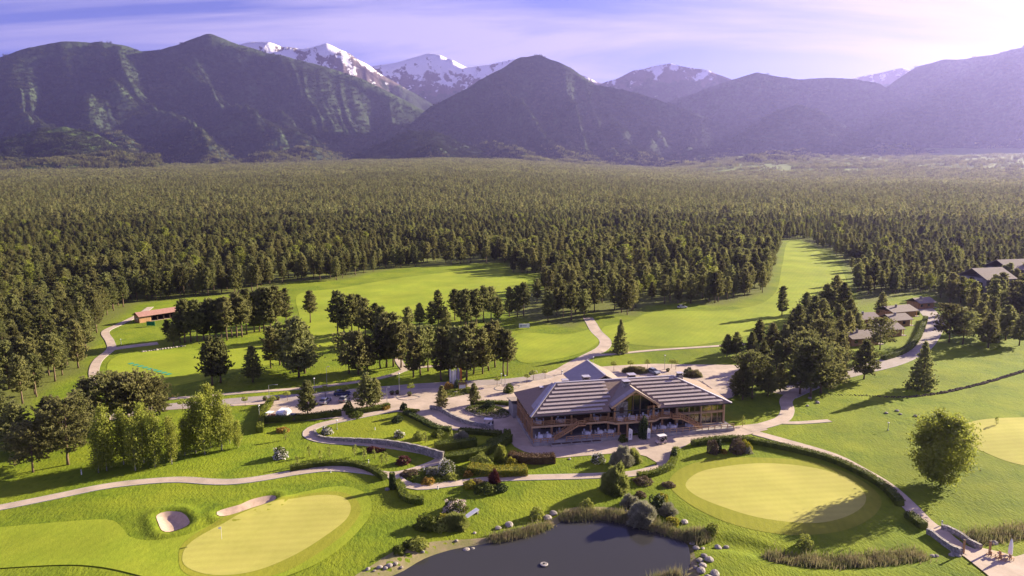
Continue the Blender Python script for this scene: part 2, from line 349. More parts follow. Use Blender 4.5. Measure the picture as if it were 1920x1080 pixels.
# ------------------------------------------------------------------ ground sheet
PX = lambda L: [G(*p) for p in L]
OPEN = [  # pixel outline of the open golf land (trunk feet of the surrounding wood)
    (-500, 1400), (-500, 845), (-40, 800), (60, 765), (118, 722), (160, 700), (172, 660), (205, 612), (243, 583), (258, 570), (330, 561), (520, 545), (545, 528), (640, 526), (717, 508), (763, 503), (907, 494), (948, 493),
    (955, 512), (1000, 513), (1075, 519), (1020, 538), (965, 560), (950, 590), (1010, 607), (1085, 619), (1112, 590), (1190, 593), (1215, 574), (1290, 571), (1370, 573), (1440, 548), (1458, 490), (1468, 452),
    (1500, 449), (1532, 465), (1550, 468), (1576, 490), (1592, 510), (1600, 545), (1612, 572), (1690, 556), (1745, 548), (1765, 575), (1790, 610), (1850, 622), (1930, 630), (2400, 650), (2600, 1400)]
OPEN_G = np.array(PX(OPEN))
az_n = 430
rr = np.concatenate([np.exp(np.arange(math.log(42), math.log(240), 0.0062)), np.exp(np.arange(math.log(240), math.log(14000), 0.013))])
aa = np.linspace(R(-52), R(52), az_n)
RRg, AAg = np.meshgrid(rr, aa, indexing='ij'); GX = RRg * np.sin(AAg); GY = RRg * np.cos(AAg)
GZ = gz(GX.ravel(), GY.ravel()).reshape(GX.shape)
nr, nc = GX.shape; idx = np.arange(nr * nc).reshape(nr, nc)
quads = np.stack([idx[:-1, :-1], idx[:-1, 1:], idx[1:, 1:], idx[1:, :-1]], -1).reshape(-1, 4)[:, ::-1]
me = np_mesh('ground', np.stack([GX, GY, GZ], -1).reshape(-1, 3), quads, True)
fl = GX.ravel(), GY.ravel()
d_open = sdf(fl[0], fl[1], OPEN_G); wood = sstep(-3, 5, d_open + 5 * (fbm(fl[0] / 9, fl[1] / 9, 3) - .5))
azd = np.degrees(np.arctan2(*fl)); rad = np.hypot(*fl)
meadow = sstep(13.5, 17, azd) * sstep(3300, 4200, rad)
at = me.attributes.new('wood', 'FLOAT', 'POINT'); at.data.foreach_set('value', (wood * (1 - meadow)).astype(np.float32))
at = me.attributes.new('meadow', 'FLOAT', 'POINT'); at.data.foreach_set('value', meadow.astype(np.float32))
gm = M['rough']; t = gm.node_tree; p = t.nodes['Principled BSDF']; src = p.inputs['Base Color'].links[0].from_socket
def mixin(t, src, attr, col):
    a = t.nodes.new('ShaderNodeAttribute'); a.attribute_name = attr; mx = t.nodes.new('ShaderNodeMix'); mx.data_type = 'RGBA'
    t.links.new(a.outputs['Fac'], mx.inputs['Factor']); t.links.new(src, mx.inputs['A']); mx.inputs['B'].default_value = (*col, 1); return mx.outputs['Result']
src = mixin(t, src, 'wood', (.105, .110, .030)); src = mixin(t, src, 'meadow', (.13, .16, .05)); t.links.new(src, p.inputs['Base Color'])
tag(link('ground', me, None, gm), 'rolling mown grass and forest floor of the valley', 'ground', kind='structure')

# ------------------------------------------------------------------ mountains
def mountain(label, ridge, R_ridge, R_foot, seed, snow=None, amp=.34, wl=700, tv=.55, green=(.030, .042, .024), cols=330, rows=80, power=1.9, mlist=None):
    ridge = sorted(ridge); pxs = np.linspace(ridge[0][0], ridge[-1][0], cols); pys = np.interp(pxs, [a for a, b in ridge], [b for a, b in ridge])
    # soften the interpolation a little and roughen the skyline
    k = np.ones(5) / 5; pe = np.pad(pys, 2, mode='edge'); pys = np.convolve(pe, k, 'valid') * .6 + pys * .4
    u = (pxs - 960) / F_PX; v = (540 - pys) / F_PX; dx_ = u; dy_ = CP + v * SP; dz_ = -SP + v * CP
    az = np.arctan2(dx_, dy_); te = dz_ / np.hypot(dx_, dy_); zr = CAM_H + R_ridge * te
    zr = zr + (fbm(az * R_ridge / 160 + seed, az * 0 + seed, 4) - .5) * 30
    tt = np.concatenate([np.linspace(0, 1, rows), 1 + np.linspace(.05, .3, 8)])
    T, A = np.meshgrid(tt, az, indexing='ij'); ZR = np.broadcast_to(zr, T.shape)
    wob = (fbm(A * R_ridge / 1500 + seed * 3, T * 1.5 + seed, 3) - .5)
    RR_ = R_foot + (R_ridge - R_foot) * T + wob * (R_ridge - R_foot) * .25 * np.clip(T * (1 - T) * 4, 0, 1)
    X = RR_ * np.sin(A); Y = RR_ * np.cos(A)
    zf = fan_z(X, Y) * np.clip(1 - T, 0, 1) - 60 * (1 - np.clip(T * 6, 0, 1))
    s = A * R_ridge + 2600 * (1 - T) * (vnoise(A * R_ridge / 1700 + seed * 2, T * .6) - .5) + 350 * T * np.sin(seed) + 620 * (fbm(A * R_ridge / 900, T * 2 + seed, 3) - .5)
    rid = 1 - np.abs(2 * vnoise(s / wl + seed * 5.3, T * tv * 1.8 + seed) - 1); rid2 = 1 - np.abs(2 * vnoise(s / (wl * .38) + 3.3 + seed, T * tv * 2.6 + seed) - 1)
    rid3 = 1 - np.abs(2 * fbm(s / (wl * .15) + 1.3 + seed, T * 4 + seed, 3) - 1)
    car = amp * (1 - rid) + amp * .55 * (1 - rid2) + amp * .22 * (1 - rid3)
    env = np.clip(T, 0, 1) ** .7 * np.clip(1 - T, 0, 1) ** .6 * 2.0
    prof = np.where(T <= 1, np.clip(T, 0, 1) ** power, 1 - (T - 1) * 1.6)
    Z = zf + (ZR - zf) * prof * (1 - np.clip(car * env, 0, .75))
    Z = Z + ((fbm(X / 420 + seed, Y / 420, 5) - .5) * 330 + (fbm(X / 130 + seed, Y / 130 + 3, 3) - .5) * 70) * np.clip(T * 3, 0, 1) * np.clip((1 - T) * 4, 0, 1)
    nrr, ncc = T.shape; idm = np.arange(nrr * ncc).reshape(nrr, ncc)
    q = np.stack([idm[:-1, :-1], idm[:-1, 1:], idm[1:, 1:], idm[1:, :-1]], -1).reshape(-1, 4)[:, ::-1]
    me = np_mesh('mountain', np.stack([X, Y, Z], -1).reshape(-1, 3), q, True)
    m = bpy.data.materials.new('mountain slope'); m.use_nodes = True; t = m.node_tree; p = t.nodes['Principled BSDF']; L = t.links.new; p.inputs['Roughness'].default_value = .95; p.inputs['Specular IOR Level'].default_value = .05
    geo = t.nodes.new('ShaderNodeNewGeometry')
    def nz(scale, d=5):
        n = t.nodes.new('ShaderNodeTexNoise'); n.inputs['Scale'].default_value = scale; n.inputs['Detail'].default_value = d; n.inputs['Roughness'].default_value = .65; L(geo.outputs['Position'], n.inputs['Vector']); return n
    a = nz(.0022); rp = t.nodes.new('ShaderNodeValToRGB'); L(a.outputs['Fac'], rp.inputs[0]); g = green
    rp.color_ramp.elements[0].position = .45; rp.color_ramp.elements[0].color = (*g, 1); rp.color_ramp.elements[1].position = .70; rp.color_ramp.elements[1].color = (g[0] * 2.0, g[1] * 2.1, g[2] * 1.5, 1)
    f = nz(.03, 4); mv = t.nodes.new('ShaderNodeMix'); mv.data_type = 'RGBA'; mv.blend_type = 'MULTIPLY'; mv.inputs['Factor'].default_value = 1
    r2 = t.nodes.new('ShaderNodeMapRange'); r2.inputs['From Min'].default_value = .3; r2.inputs['From Max'].default_value = .7; r2.inputs['To Min'].default_value = .45; r2.inputs['To Max'].default_value = 1.5; L(f.outputs['Fac'], r2.inputs[0])
    L(rp.outputs[0], mv.inputs['A']); L(r2.outputs[0], mv.inputs['B']); out = mv.outputs['Result']
    if snow:
        rk = t.nodes.new('ShaderNodeMix'); rk.data_type = 'RGBA'; sepz = t.nodes.new('ShaderNodeSeparateXYZ'); L(geo.outputs['Position'], sepz.inputs[0])
        n1 = nz(.0045, 7); ad = t.nodes.new('ShaderNodeMath'); ad.operation = 'MULTIPLY_ADD'; ad.inputs[1].default_value = 900; L(n1.outputs['Fac'], ad.inputs[0]); L(sepz.outputs['Z'], ad.inputs[2])
        mr = t.nodes.new('ShaderNodeMapRange'); mr.inputs['From Min'].default_value = snow + 450 - 260; mr.inputs['From Max'].default_value = snow + 450 - 160; L(ad.outputs[0], mr.inputs[0])
        L(mr.outputs[0], rk.inputs['Factor']); L(out, rk.inputs['A']); rk.inputs['B'].default_value = (.13, .10, .09, 1)
        n2 = nz(.006, 8); a2 = t.nodes.new('ShaderNodeMath'); a2.operation = 'MULTIPLY_ADD'; a2.inputs[1].default_value = 2400; L(n2.outputs['Fac'], a2.inputs[0]); L(sepz.outputs['Z'], a2.inputs[2])
        m3 = t.nodes.new('ShaderNodeMapRange'); m3.inputs['From Min'].default_value = snow + 1200; m3.inputs['From Max'].default_value = snow + 1290; L(a2.outputs[0], m3.inputs[0])
        sn = t.nodes.new('ShaderNodeMix'); sn.data_type = 'RGBA'; L(m3.outputs[0], sn.inputs['Factor']); L(rk.outputs['Result'], sn.inputs['A']); sn.inputs['B'].default_value = (.86, .84, .86, 1); out = sn.outputs['Result']
    L(out, p.inputs['Base Color'])
    bn = nz(.022, 5); bp = t.nodes.new('ShaderNodeBump'); bp.inputs['Strength'].default_value = .8; bp.inputs['Distance'].default_value = 16; L(bn.outputs['Fac'], bp.inputs['Height']); L(bp.outputs[0], p.inputs['Normal'])
    o = tag(link('mountain', me, None, m), label, 'mountain', kind='structure')
    if mlist is not None: mlist.append((X, Y, Z, T))
    return o
SLOPES = []   # wooded grids that carry trees
mountain('dark forested massif with a pointed summit on the left', [(-420, 150), (-200, 128), (-60, 122), (0, 106), (60, 88), (115, 77), (190, 79), (235, 86), (265, 97), (300, 93), (335, 82), (372, 69), (393, 63), (415, 72), (445, 84), (500, 98), (560, 112), (620, 128), (680, 148), (730, 172), (780, 200), (830, 228), (900, 262)], 7600, 4300, 1.7, 1900, mlist=SLOPES, cols=460, rows=120, amp=.85, wl=620)
mountain('jagged snow-streaked crest right of the pointed summit', [(360, 120), (440, 84), (470, 79), (505, 78), (530, 88), (570, 93), (600, 84), (612, 80), (635, 92), (660, 103), (690, 122), (715, 140), (740, 152), (800, 190), (860, 230)], 9800, 7000, 4.1, 1560, amp=.42, wl=620, tv=2.2, cols=260, rows=60)
mountain('broad snow-covered peak at the head of the valley', [(560, 180), (640, 150), (700, 124), (740, 118), (775, 108), (803, 100), (825, 103), (850, 113), (875, 126), (905, 123), (945, 115), (990, 105), (1040, 118), (1100, 145), (1160, 168), (1240, 200)], 11500, 8200, 6.3, 1640, amp=.42, wl=760, tv=2.2, cols=260, rows=60)
mountain('forested dome-shaped mountain in the centre', [(690, 282), (760, 240), (800, 205), (850, 178), (900, 150), (945, 127), (975, 108), (1010, 101), (1040, 113), (1075, 130), (1115, 158), (1160, 168), (1215, 180), (1270, 200), (1330, 222), (1400, 255), (1460, 285), (1520, 318), (1570, 340)], 7000, 4200, 2.9, 2300, mlist=SLOPES, cols=400, rows=110, amp=.8, wl=600)
mountain('blue peak with thin snow gullies beyond the dome', [(1040, 200), (1110, 162), (1150, 150), (1190, 132), (1225, 125), (1258, 119), (1290, 126), (1330, 133), (1375, 150), (1440, 175), (1500, 210)], 9800, 7200, 8.8, 1560, amp=.4, wl=600, tv=1.6, cols=240, rows=60)
mountain('long wooded ridge on the right with a blunt top', [(1180, 250), (1260, 188), (1310, 172), (1360, 152), (1418, 135), (1455, 143), (1500, 150), (1560, 146), (1605, 148), (1650, 158), (1700, 185), (1760, 220), (1830, 262), (1900, 300), (1960, 330)], 8300, 5300, 5.2, 2500, mlist=SLOPES, cols=380, rows=90, amp=.75, wl=600)
mountain('low wooded spur in front of the right ridge', [(1330, 290), (1390, 250), (1440, 215), (1495, 195), (1540, 208), (1590, 240), (1650, 278), (1720, 322), (1760, 342)], 6800, 5000, 7.7, 2500, mlist=SLOPES, cols=200, rows=60, amp=.3, wl=600)
mountain('far pale snowy ridge behind the right mountain', [(1480, 190), (1570, 152), (1620, 143), (1690, 127), (1720, 135), (1800, 160)], 12500, 9500, 3.3, 1700, amp=.25, cols=140, rows=40)
mountain('high hazy mountain rising at the right edge', [(1600, 215), (1680, 150), (1720, 125), (1765, 112), (1810, 110), (1860, 103), (1920, 87), (2000, 60), (2120, 50), (2300, 80)], 8900, 5200, 9.4, 2600, mlist=SLOPES, cols=260, rows=80, amp=.7, wl=650)
mountain('small rounded foothill on the far left', [(-160, 300), (-40, 275), (60, 248), (120, 237), (180, 250), (240, 285), (300, 320)], 5000, 3900, 6.6, 2400, mlist=SLOPES, cols=140, rows=50, amp=.22, wl=420, green=(.045, .065, .02))
mountain('low wooded knoll below the snow valley', [(640, 305), (700, 275), (770, 246), (820, 250), (880, 275), (950, 300), (1010, 318)], 5200, 3900, 4.6, 2400, mlist=SLOPES, cols=140, rows=50, amp=.25, wl=420)

# ------------------------------------------------------------------ haze
mb = MB(); mb.box(-12000, 12000, -400, 13700, -80, 2260)
hz = mb.build('haze', bpy.data.materials.new('haze air')); hm = hz.data.materials[0]; hm.use_nodes = True; t = hm.node_tree; t.nodes.clear()
ho = t.nodes.new('ShaderNodeOutputMaterial'); pv = t.nodes.new('ShaderNodeVolumePrincipled'); t.links.new(pv.outputs[0], ho.inputs['Volume'])
pv.inputs['Density'].default_value = HAZE; pv.inputs['Color'].default_value = (.46, .43, 1.0, 1); pv.inputs['Anisotropy'].default_value = .48
tag(hz, 'violet evening haze filling the valley air', 'haze', kind='stuff')

# ------------------------------------------------------------------ trees: prototypes
def tufts(P, D, size, k, rg, wid=.42, spread=.75):
    """k pointed blades at each point P, leaning about D"""
    n = len(P); P = np.repeat(P, k, 0); D = np.repeat(D, k, 0); S = np.repeat(np.broadcast_to(size, (n,)), k)[:, None] * rg.uniform(.7, 1.3, (n * k, 1))
    d = D + rg.normal(0, spread, (n * k, 3)); d /= np.linalg.norm(d, axis=1, keepdims=True) + 1e-9
    s = np.cross(d, rg.normal(0, 1, (n * k, 3))); s /= np.linalg.norm(s, axis=1, keepdims=True) + 1e-9
    b = P - d * S * .25; V = np.stack([b - s * S * wid, b + s * S * wid, P + d * S], 1).reshape(-1, 3)
    return V, np.arange(len(V)).reshape(-1, 3)
def leaves(P, size, rg, asp=.7, up=0.0):
    n = len(P); d = rg.normal(0, 1, (n, 3)); d[:, 2] -= up; d /= np.linalg.norm(d, axis=1, keepdims=True)
    s = np.cross(d, rg.normal(0, 1, (n, 3))); s /= np.linalg.norm(s, axis=1, keepdims=True); S = np.broadcast_to(size, (n,))[:, None] * rg.uniform(.6, 1.4, (n, 1))
    V = np.stack([P - d * S * .6, P + s * S * asp * .5, P + d * S * .6, P - s * S * asp * .5], 1).reshape(-1, 3)
    return V, np.arange(len(V)).reshape(-1, 4)
def pine_points(Ht, c0, Lmax, style, rg, dens=1.0, step=.036):
    P = []; D = []; limbs = []
    h = c0
    while h < .985:
        f = (h - c0) / (1 - c0)
        if style == 'open': prof = (1 - f) ** .8 * (.62 + .38 * min(1, f * 6)) + .05
        elif style == 'forest': prof = (1 - f) ** .5 * min(1, .6 + f * 2.0) * (.78 + .44 * rg.random()) + .06
        elif style == 'spruce': prof = (1 - f) ** .95 + .03
        else: prof = (math.sin(math.pi * min(1, f * .72 + .28)) ** .6) * rg.uniform(.55, 1.15) + .08
        nb = 6 if style != 'old' else 5; a0 = rg.random() * 6.28
        for b in range(nb):
            if rg.random() < (.10 if style in ('open', 'spruce') else .2): continue
            a = a0 + b * 6.283 / nb + rg.normal(0, .25); L = Lmax * Ht * prof * rg.uniform(.72, 1.2)
            rise = {'open': .12, 'spruce': -.18, 'forest': .30, 'old': .22}[style] + .45 * f * (style != 'spruce')
            k = max(3, int((L * 5.2 + 2) * dens)); q = rg.random(k) ** .6 * .85 + .18
            sp = .10 + .20 * q[:, None] * L * .5
            pts = np.stack([np.cos(a) * q * L, np.sin(a) * q * L, h * Ht + q * L * rise + .10 * q * q * L], 1) + rg.normal(0, 1, (k, 3)) * sp * np.array([1, 1, .55])
            P.append(pts); D.append(np.tile([math.cos(a) * .7, math.sin(a) * .7, .65], (k, 1))); limbs.append((h * Ht, a, L, rise))
        h += step * rg.uniform(.75, 1.25)
    k = max(4, int(10 * dens)); P.append(np.stack([rg.normal(0, .12, k), rg.normal(0, .12, k), Ht * rg.uniform(.92, 1.0, k)], 1)); D.append(np.tile([0, 0, 1.], (k, 1)))
    return np.concatenate(P), np.concatenate(D), limbs
def pine_proto(style, seed, Ht=12.0, c0=.2, Lmax=.24):
    rg = np.random.default_rng(seed); P, D, limbs = pine_points(Ht, c0, Lmax, style, rg)
    V, Fc = tufts(P, D, .46, 3, rg); crown = np_mesh('crown', V, Fc); crown.materials.append(M['pineleaf'])
    mb = MB(); lean = rg.normal(0, .012, 2); zs = [0, .12, .3, .55, .8, .97]
    mb.tube([(lean[0] * z * Ht + rg.normal(0, .04), lean[1] * z * Ht + rg.normal(0, .04), z * Ht) for z in zs], [.24, .19, .16, .12, .07, .02], 7)
    for (z, a, L, rise) in limbs[::2]: mb.tube([(0, 0, z), (math.cos(a) * L * .75, math.sin(a) * L * .75, z + L * .75 * rise)], [.045, .012], 3, False)
    return crown, mb.mesh('trunk', M['pinebark'], True)
PINES = {'open': [pine_proto('open', 1, c0=.13, Lmax=.27), pine_proto('open', 2, c0=.2, Lmax=.25), pine_proto('open', 3, c0=.16, Lmax=.29)],
         'forest': [pine_proto('forest', 4, c0=.26, Lmax=.19), pine_proto('forest', 5, c0=.2, Lmax=.2), pine_proto('forest', 6, c0=.32, Lmax=.2), pine_proto('forest', 7, c0=.16, Lmax=.18)],
         'old': [pine_proto('old', 8, c0=.3, Lmax=.31), pine_proto('old', 9, c0=.24, Lmax=.33)],
         'spruce': [pine_proto('spruce', 10, c0=.05, Lmax=.25)]}
def joined(meshes, name):
    bm = bmesh.new()
    for m_ in meshes: bm.from_mesh(m_)
    o = bpy.data.meshes.new(name); n0 = len(meshes[0].polygons); bm.to_mesh(o); bm.free()
    o.materials.append(meshes[0].materials[0]); o.materials.append(meshes[1].materials[0]) if len(meshes) > 1 else None
    mi = np.zeros(len(o.polygons), np.int32); mi[n0:] = 1; o.polygons.foreach_set('material_index', mi); return o
def low_tree(seed, Ht=12., style='forest', c0=.3, Lmax=.2, n=60, size=1.15):
    rg = np.random.default_rng(seed); P, D, _ = pine_points(Ht, c0, Lmax, style, rg, .5, .06)
    sel = rg.permutation(len(P))[:n]; return tufts(P[sel], D[sel], size, 2, rg, .5)
def source_collection(name, meshes):
    c = bpy.data.collections.new(name)
    for i, m_ in enumerate(meshes):
        o = bpy.data.objects.new('%s_%02d' % (name, i), m_); c.objects.link(o)
    return c
def scatter(name, label, pts, rot, scl, idx, coll):
    me = bpy.data.meshes.new(name); me.vertices.add(len(pts)); me.vertices.foreach_set('co', np.asarray(pts, np.float32).ravel())
    for nm, ty, val in (('rot', 'FLOAT', rot), ('scl', 'FLOAT', scl)):
        a = me.attributes.new(nm, ty, 'POINT'); a.data.foreach_set('value', np.asarray(val, np.float32))
    a = me.attributes.new('idx', 'INT', 'POINT'); a.data.foreach_set('value', np.asarray(idx, np.int32))
    o = link(name, me); g = bpy.data.node_groups.new(name, 'GeometryNodeTree'); N = g.nodes.new; L = g.links.new
    g.interface.new_socket('Geometry', in_out='INPUT', socket_type='NodeSocketGeometry'); g.interface.new_socket('Geometry', in_out='OUTPUT', socket_type='NodeSocketGeometry')
    gi = N('NodeGroupInput'); go = N('NodeGroupOutput'); ip = N('GeometryNodeInstanceOnPoints'); ci = N('GeometryNodeCollectionInfo')
    ci.inputs['Collection'].default_value = coll; ci.inputs['Separate Children'].default_value = True; ci.inputs['Reset Children'].default_value = True
    def na(nm, ty):
        n = N('GeometryNodeInputNamedAttribute'); n.data_type = ty; n.inputs['Name'].default_value = nm; return n.outputs['Attribute']
    cx = N('ShaderNodeCombineXYZ'); L(na('rot', 'FLOAT'), cx.inputs[2]); L(gi.outputs[0], ip.inputs['Points']); L(ci.outputs[0], ip.inputs['Instance']); ip.inputs['Pick Instance'].default_value = True
    L(na('idx', 'INT'), ip.inputs['Instance Index']); L(cx.outputs[0], ip.inputs['Rotation']); L(na('scl', 'FLOAT'), ip.inputs['Scale']); L(ip.outputs[0], go.inputs[0])
    md = o.modifiers.new('scatter', 'NODES'); md.node_group = g
    return tag(o, label, 'forest', kind='stuff')

def broad_proto(Ht, rx, c0, n, size, seed, droop=0.0, kind='birch', bark='birchbark', tr=.11, narrow=False):
    rg = np.random.default_rng(seed); P = []; mb = MB(); lean = rg.normal(0, .02, 2)
    mb.tube([(lean[0] * z * Ht, lean[1] * z * Ht, z * Ht) for z in (0, .2, .45, .7, .93)], [tr, tr * .8, tr * .6, tr * .35, .02], 7)
    nb = 34
    for b in range(nb):
        f = (b + rg.random()) / nb; z = (c0 + (1 - c0) * f) * Ht; pr = (math.sin(math.pi * min(1, f * .8 + .16)) ** .8) if not narrow else ((1 - f) ** .6 * min(1, .45 + f * 2.2)); L_ = rx * pr * rg.uniform(.7, 1.15) + .15; a = rg.random() * 6.283
        tip = np.array([math.cos(a) * L_, math.sin(a) * L_, z + L_ * .55]); root = np.array([lean[0] * z, lean[1] * z, z - L_ * .25]); mb.tube([root, tip], [tr * .28, .012], 3, False)
        k = int(n / nb * (.4 + pr)); q = rg.random(k)[:, None] ** .6; pts = root + (tip - root) * q + rg.normal(0, .30 + .10 * L_, (k, 3)); pts[:, 2] -= droop * rg.random(k) ** 1.5 * L_ * 1.2; P.append(pts)
    P.append(np.stack([rg.normal(0, .25, 60), rg.normal(0, .25, 60), Ht * rg.uniform(.86, 1.0, 60)], 1)); P = np.concatenate(P); P = P[P[:, 2] > .3]
    V, Fc = leaves(P, size, rg, .6, up=droop); cr_ = np_mesh('crown', V, Fc); cr_.materials.append(M[kind]); return cr_, mb.mesh('trunk', M[bark], True)

def add_pine(x, y, ht, style, label, group, variant=None, squash=1.0, name='pine_tree'):
    v = variant if variant is not None else random.randrange(len(PINES[style])); cr_, tr_ = PINES[style][v]
    e = empty(name, (x, y, gz1(x, y) - .05), random.random() * 6.28); s = ht / 12.0; e.scale = (s * squash * random.uniform(.93, 1.07), s * squash * random.uniform(.93, 1.07), s)
    link('trunk', tr_, e); link('crown', cr_, e); return tag(e, label, 'tree', group)

# ------------------------------------------------------------------ the wood
def jitter_grid(r0, r1, sp, azl=44):
    xs = np.arange(-r1 * math.sin(R(azl)), r1 * math.sin(R(azl)), sp); ys = np.arange(0, r1, sp)
    X, Y = np.meshgrid(xs, ys); X = (X + rng.uniform(-.46, .46, X.shape) * sp).ravel(); Y = (Y + rng.uniform(-.46, .46, Y.shape) * sp).ravel()
    r = np.hypot(X, Y); a = np.degrees(np.arctan2(X, Y)); k = (r >= r0) & (r < r1) & (np.abs(a) < azl); return X[k], Y[k]
ROADS_CLEAR = []          # filled below: lines no tree may stand on
COTTAGE_G = np.array(PX([(1590, 662), (1600, 590), (1640, 572), (1745, 556), (1775, 600), (1745, 660), (1660, 690)]))
def wooded(x, y, m=1.5):
    return (sdf(x, y, OPEN_G) > m) & ~in_poly(x, y, COTTAGE_G)
x, y = jitter_grid(150, 950, 6.4); k = wooded(x, y); x, y = x[k], y[k]
thin = fbm(x / 45, y / 45 + 7, 3); k = rng.random(len(x)) < np.clip(.62 + 2.6 * (thin - .42), .22, 1); x, y = x[k], y[k]
r = np.hypot(x, y); order = np.argsort(r); x, y, r = x[order], y[order], r[order]
ppx, ppy = pix(x, y, 0 * x); inside = (ppx > -15) & (ppx < 1935)
N_EDGE = 125
near_ids = np.where(inside)[0]
# the edge trees that show largest: those whose trunk foot lies close to the open land, nearest first
dd = sdf(x, y, OPEN_G); score = r + 4.0 * np.clip(dd - 2, 0, 60); near_ids = near_ids[np.argsort(score[near_ids])][:N_EDGE]
edge = [(ppx[i], x[i], y[i]) for i in near_ids]; rest = np.ones(len(x), bool); rest[near_ids] = False
x, y = x[rest], y[rest]
SRC = source_collection('pine_source', [joined([c, t_], 'pine') for c, t_ in PINES['forest'] + PINES['open'][:1]] + [joined(list(broad_proto(11, 3.2, .15, 1500, .6, 200 + s_, .1, 'decid', 'pinebark', .18)), 'broadleaf') for s_ in range(2)])
z = gz(x, y)
scatter('pine_forest', 'dense dark pine forest filling the plain behind the fairways', np.stack([x, y, z], 1), rng.random(len(x)) * 6.28, rng.uniform(.62, 1.2, len(x)) * (0.6 + .8 * fbm(x / 55, y / 55, 3)), rng.choice(7, len(x), p=[.24, .24, .19, .19, .08, .03, .03]), SRC)
zones = {'left': [], 'mid': [], 'block': [], 'right': []}
for e_ in sorted(edge):
    zones['left' if e_[0] < 260 else 'mid' if e_[0] < 952 else 'block' if e_[0] < 1480 else 'right'].append(e_)
ZL = {'left': 'forest edge at the far left', 'mid': 'forest edge above the long fairway', 'block': 'front rank of the pine block between the fairways', 'right': 'forest edge around the wooden cottages'}
for zn, L_ in zones.items():
    for i, (q, ex, ey) in enumerate(L_):
        add_pine(ex, ey, random.uniform(10.5, 14.5), 'forest', '%s pine from the left in the %s' % (ordn(i + 1), ZL[zn]), 'pines along the forest edge')
# mid distance: single low trees
lowm = []
for s_ in range(5):
    V, Fc = low_tree(40 + s_, style='forest' if s_ < 3 else 'spruce', c0=.25 if s_ < 3 else .1, Lmax=.2, n=70, size=1.1); m_ = np_mesh('far_pine', V, Fc); m_.materials.append(M['pinefar']); lowm.append(m_)
x, y = jitter_grid(950, 2300, 7.6); k = wooded(x, y); x, y = x[k], y[k]
k = rng.random(len(x)) < np.clip(.66 + 2.4 * (fbm(x / 70, y / 70, 3) - .42), .25, 1); x, y = x[k], y[k]
scatter('far_pine_forest', 'fine-grained pine forest farther out on the plain', np.stack([x, y, gz(x, y)], 1), rng.random(len(x)) * 6.28, rng.uniform(.8, 1.3, len(x)) * (0.85 + .4 * fbm(x / 90, y / 90, 2)), rng.choice(5, len(x), p=[.28, .28, .24, .1, .1]), source_collection('far_pine_source', lowm))
# farther: clumps of a dozen trees each
clm = []
for s_ in range(5):
    rg = np.random.default_rng(70 + s_); Vs = []; Fs = []; o_ = 0
    for j in range(16):
        V, Fc = low_tree(100 + s_ * 20 + j, style='forest' if j % 4 else 'spruce', c0=.1, Lmax=.24, n=14, size=2.0); V = V * rg.uniform(.75, 1.25) + np.array([rg.uniform(-14, 14), rg.uniform(-14, 14), -1.0]); Vs.append(V); Fs.append(Fc + o_); o_ += len(V)
    m_ = np_mesh('pine_clump', np.concatenate(Vs), np.concatenate(Fs)); m_.materials.append(M['pineleaf']); clm.append(m_)
CL = source_collection('pine_clump_source', clm)
clm2 = []
for m_ in clm:
    c2 = m_.copy(); c2.materials.clear(); c2.materials.append(M['pinemount']); clm2.append(c2)
CL2 = source_collection('mountain_clump_source', clm2)
x, y = jitter_grid(2300, 5600, 23.0); az_ = np.degrees(np.arctan2(x, y)); k = ~((az_ > 13 + 3 * vnoise(x / 300, y / 300)) & (np.hypot(x, y) > 3400 + 700 * fbm(x / 220, y / 220, 3)) & (rng.random(len(x)) > .10 + .5 * (fbm(x / 160, y / 160, 2) > .58))); x, y = x[k], y[k]
P1 = np.stack([x, y, gz(x, y)], 1); k = rng.random(len(x)) < np.clip(.7 + 1.3 * (fbm(x / 200, y / 200, 3) - .35), .45, 1); P1 = P1[k]
scatter('distant_forest', 'hazy forest canopy rising gently to the mountain feet', P1, rng.random(len(P1)) * 6.28, rng.uniform(.8, 1.35, len(P1)), rng.integers(0, 5, len(P1)), CL)
Pm = []
for (X, Y, Z, T) in SLOPES:
    rows_ = int((T[:, 0] <= 1.0).sum()) - 1; nn = int(np.clip(X[:, 0].size * X.shape[1] / 2.2, 2000, 19000))
    i = rng.integers(0, rows_, nn); j = rng.integers(0, X.shape[1] - 1, nn); u_ = rng.random(nn); v_ = rng.random(nn)
    bl = lambda A_: (A_[i, j] * (1 - u_) + A_[i + 1, j] * u_) * (1 - v_) + (A_[i, j + 1] * (1 - u_) + A_[i + 1, j + 1] * u_) * v_
    Pm.append(np.stack([bl(X), bl(Y), bl(Z) - 2, bl(T)], 1))
Pm = np.concatenate(Pm); low = Pm[:, 3] < .16 + .42 * rng.random(len(Pm)); Pl = Pm[low][:, :3]; Pm = Pm[~low][:, :3]
scatter('foothill_forest', 'lighter forest spreading up the mountain feet', Pl, rng.random(len(Pl)) * 6.28, rng.uniform(.9, 1.4, len(Pl)), rng.integers(0, 5, len(Pl)), CL)
scatter('mountain_forest', 'forest clothing the mountain slopes', Pm, rng.random(len(Pm)) * 6.28, rng.uniform(.9, 1.5, len(Pm)), rng.integers(0, 5, len(Pm)), CL2)

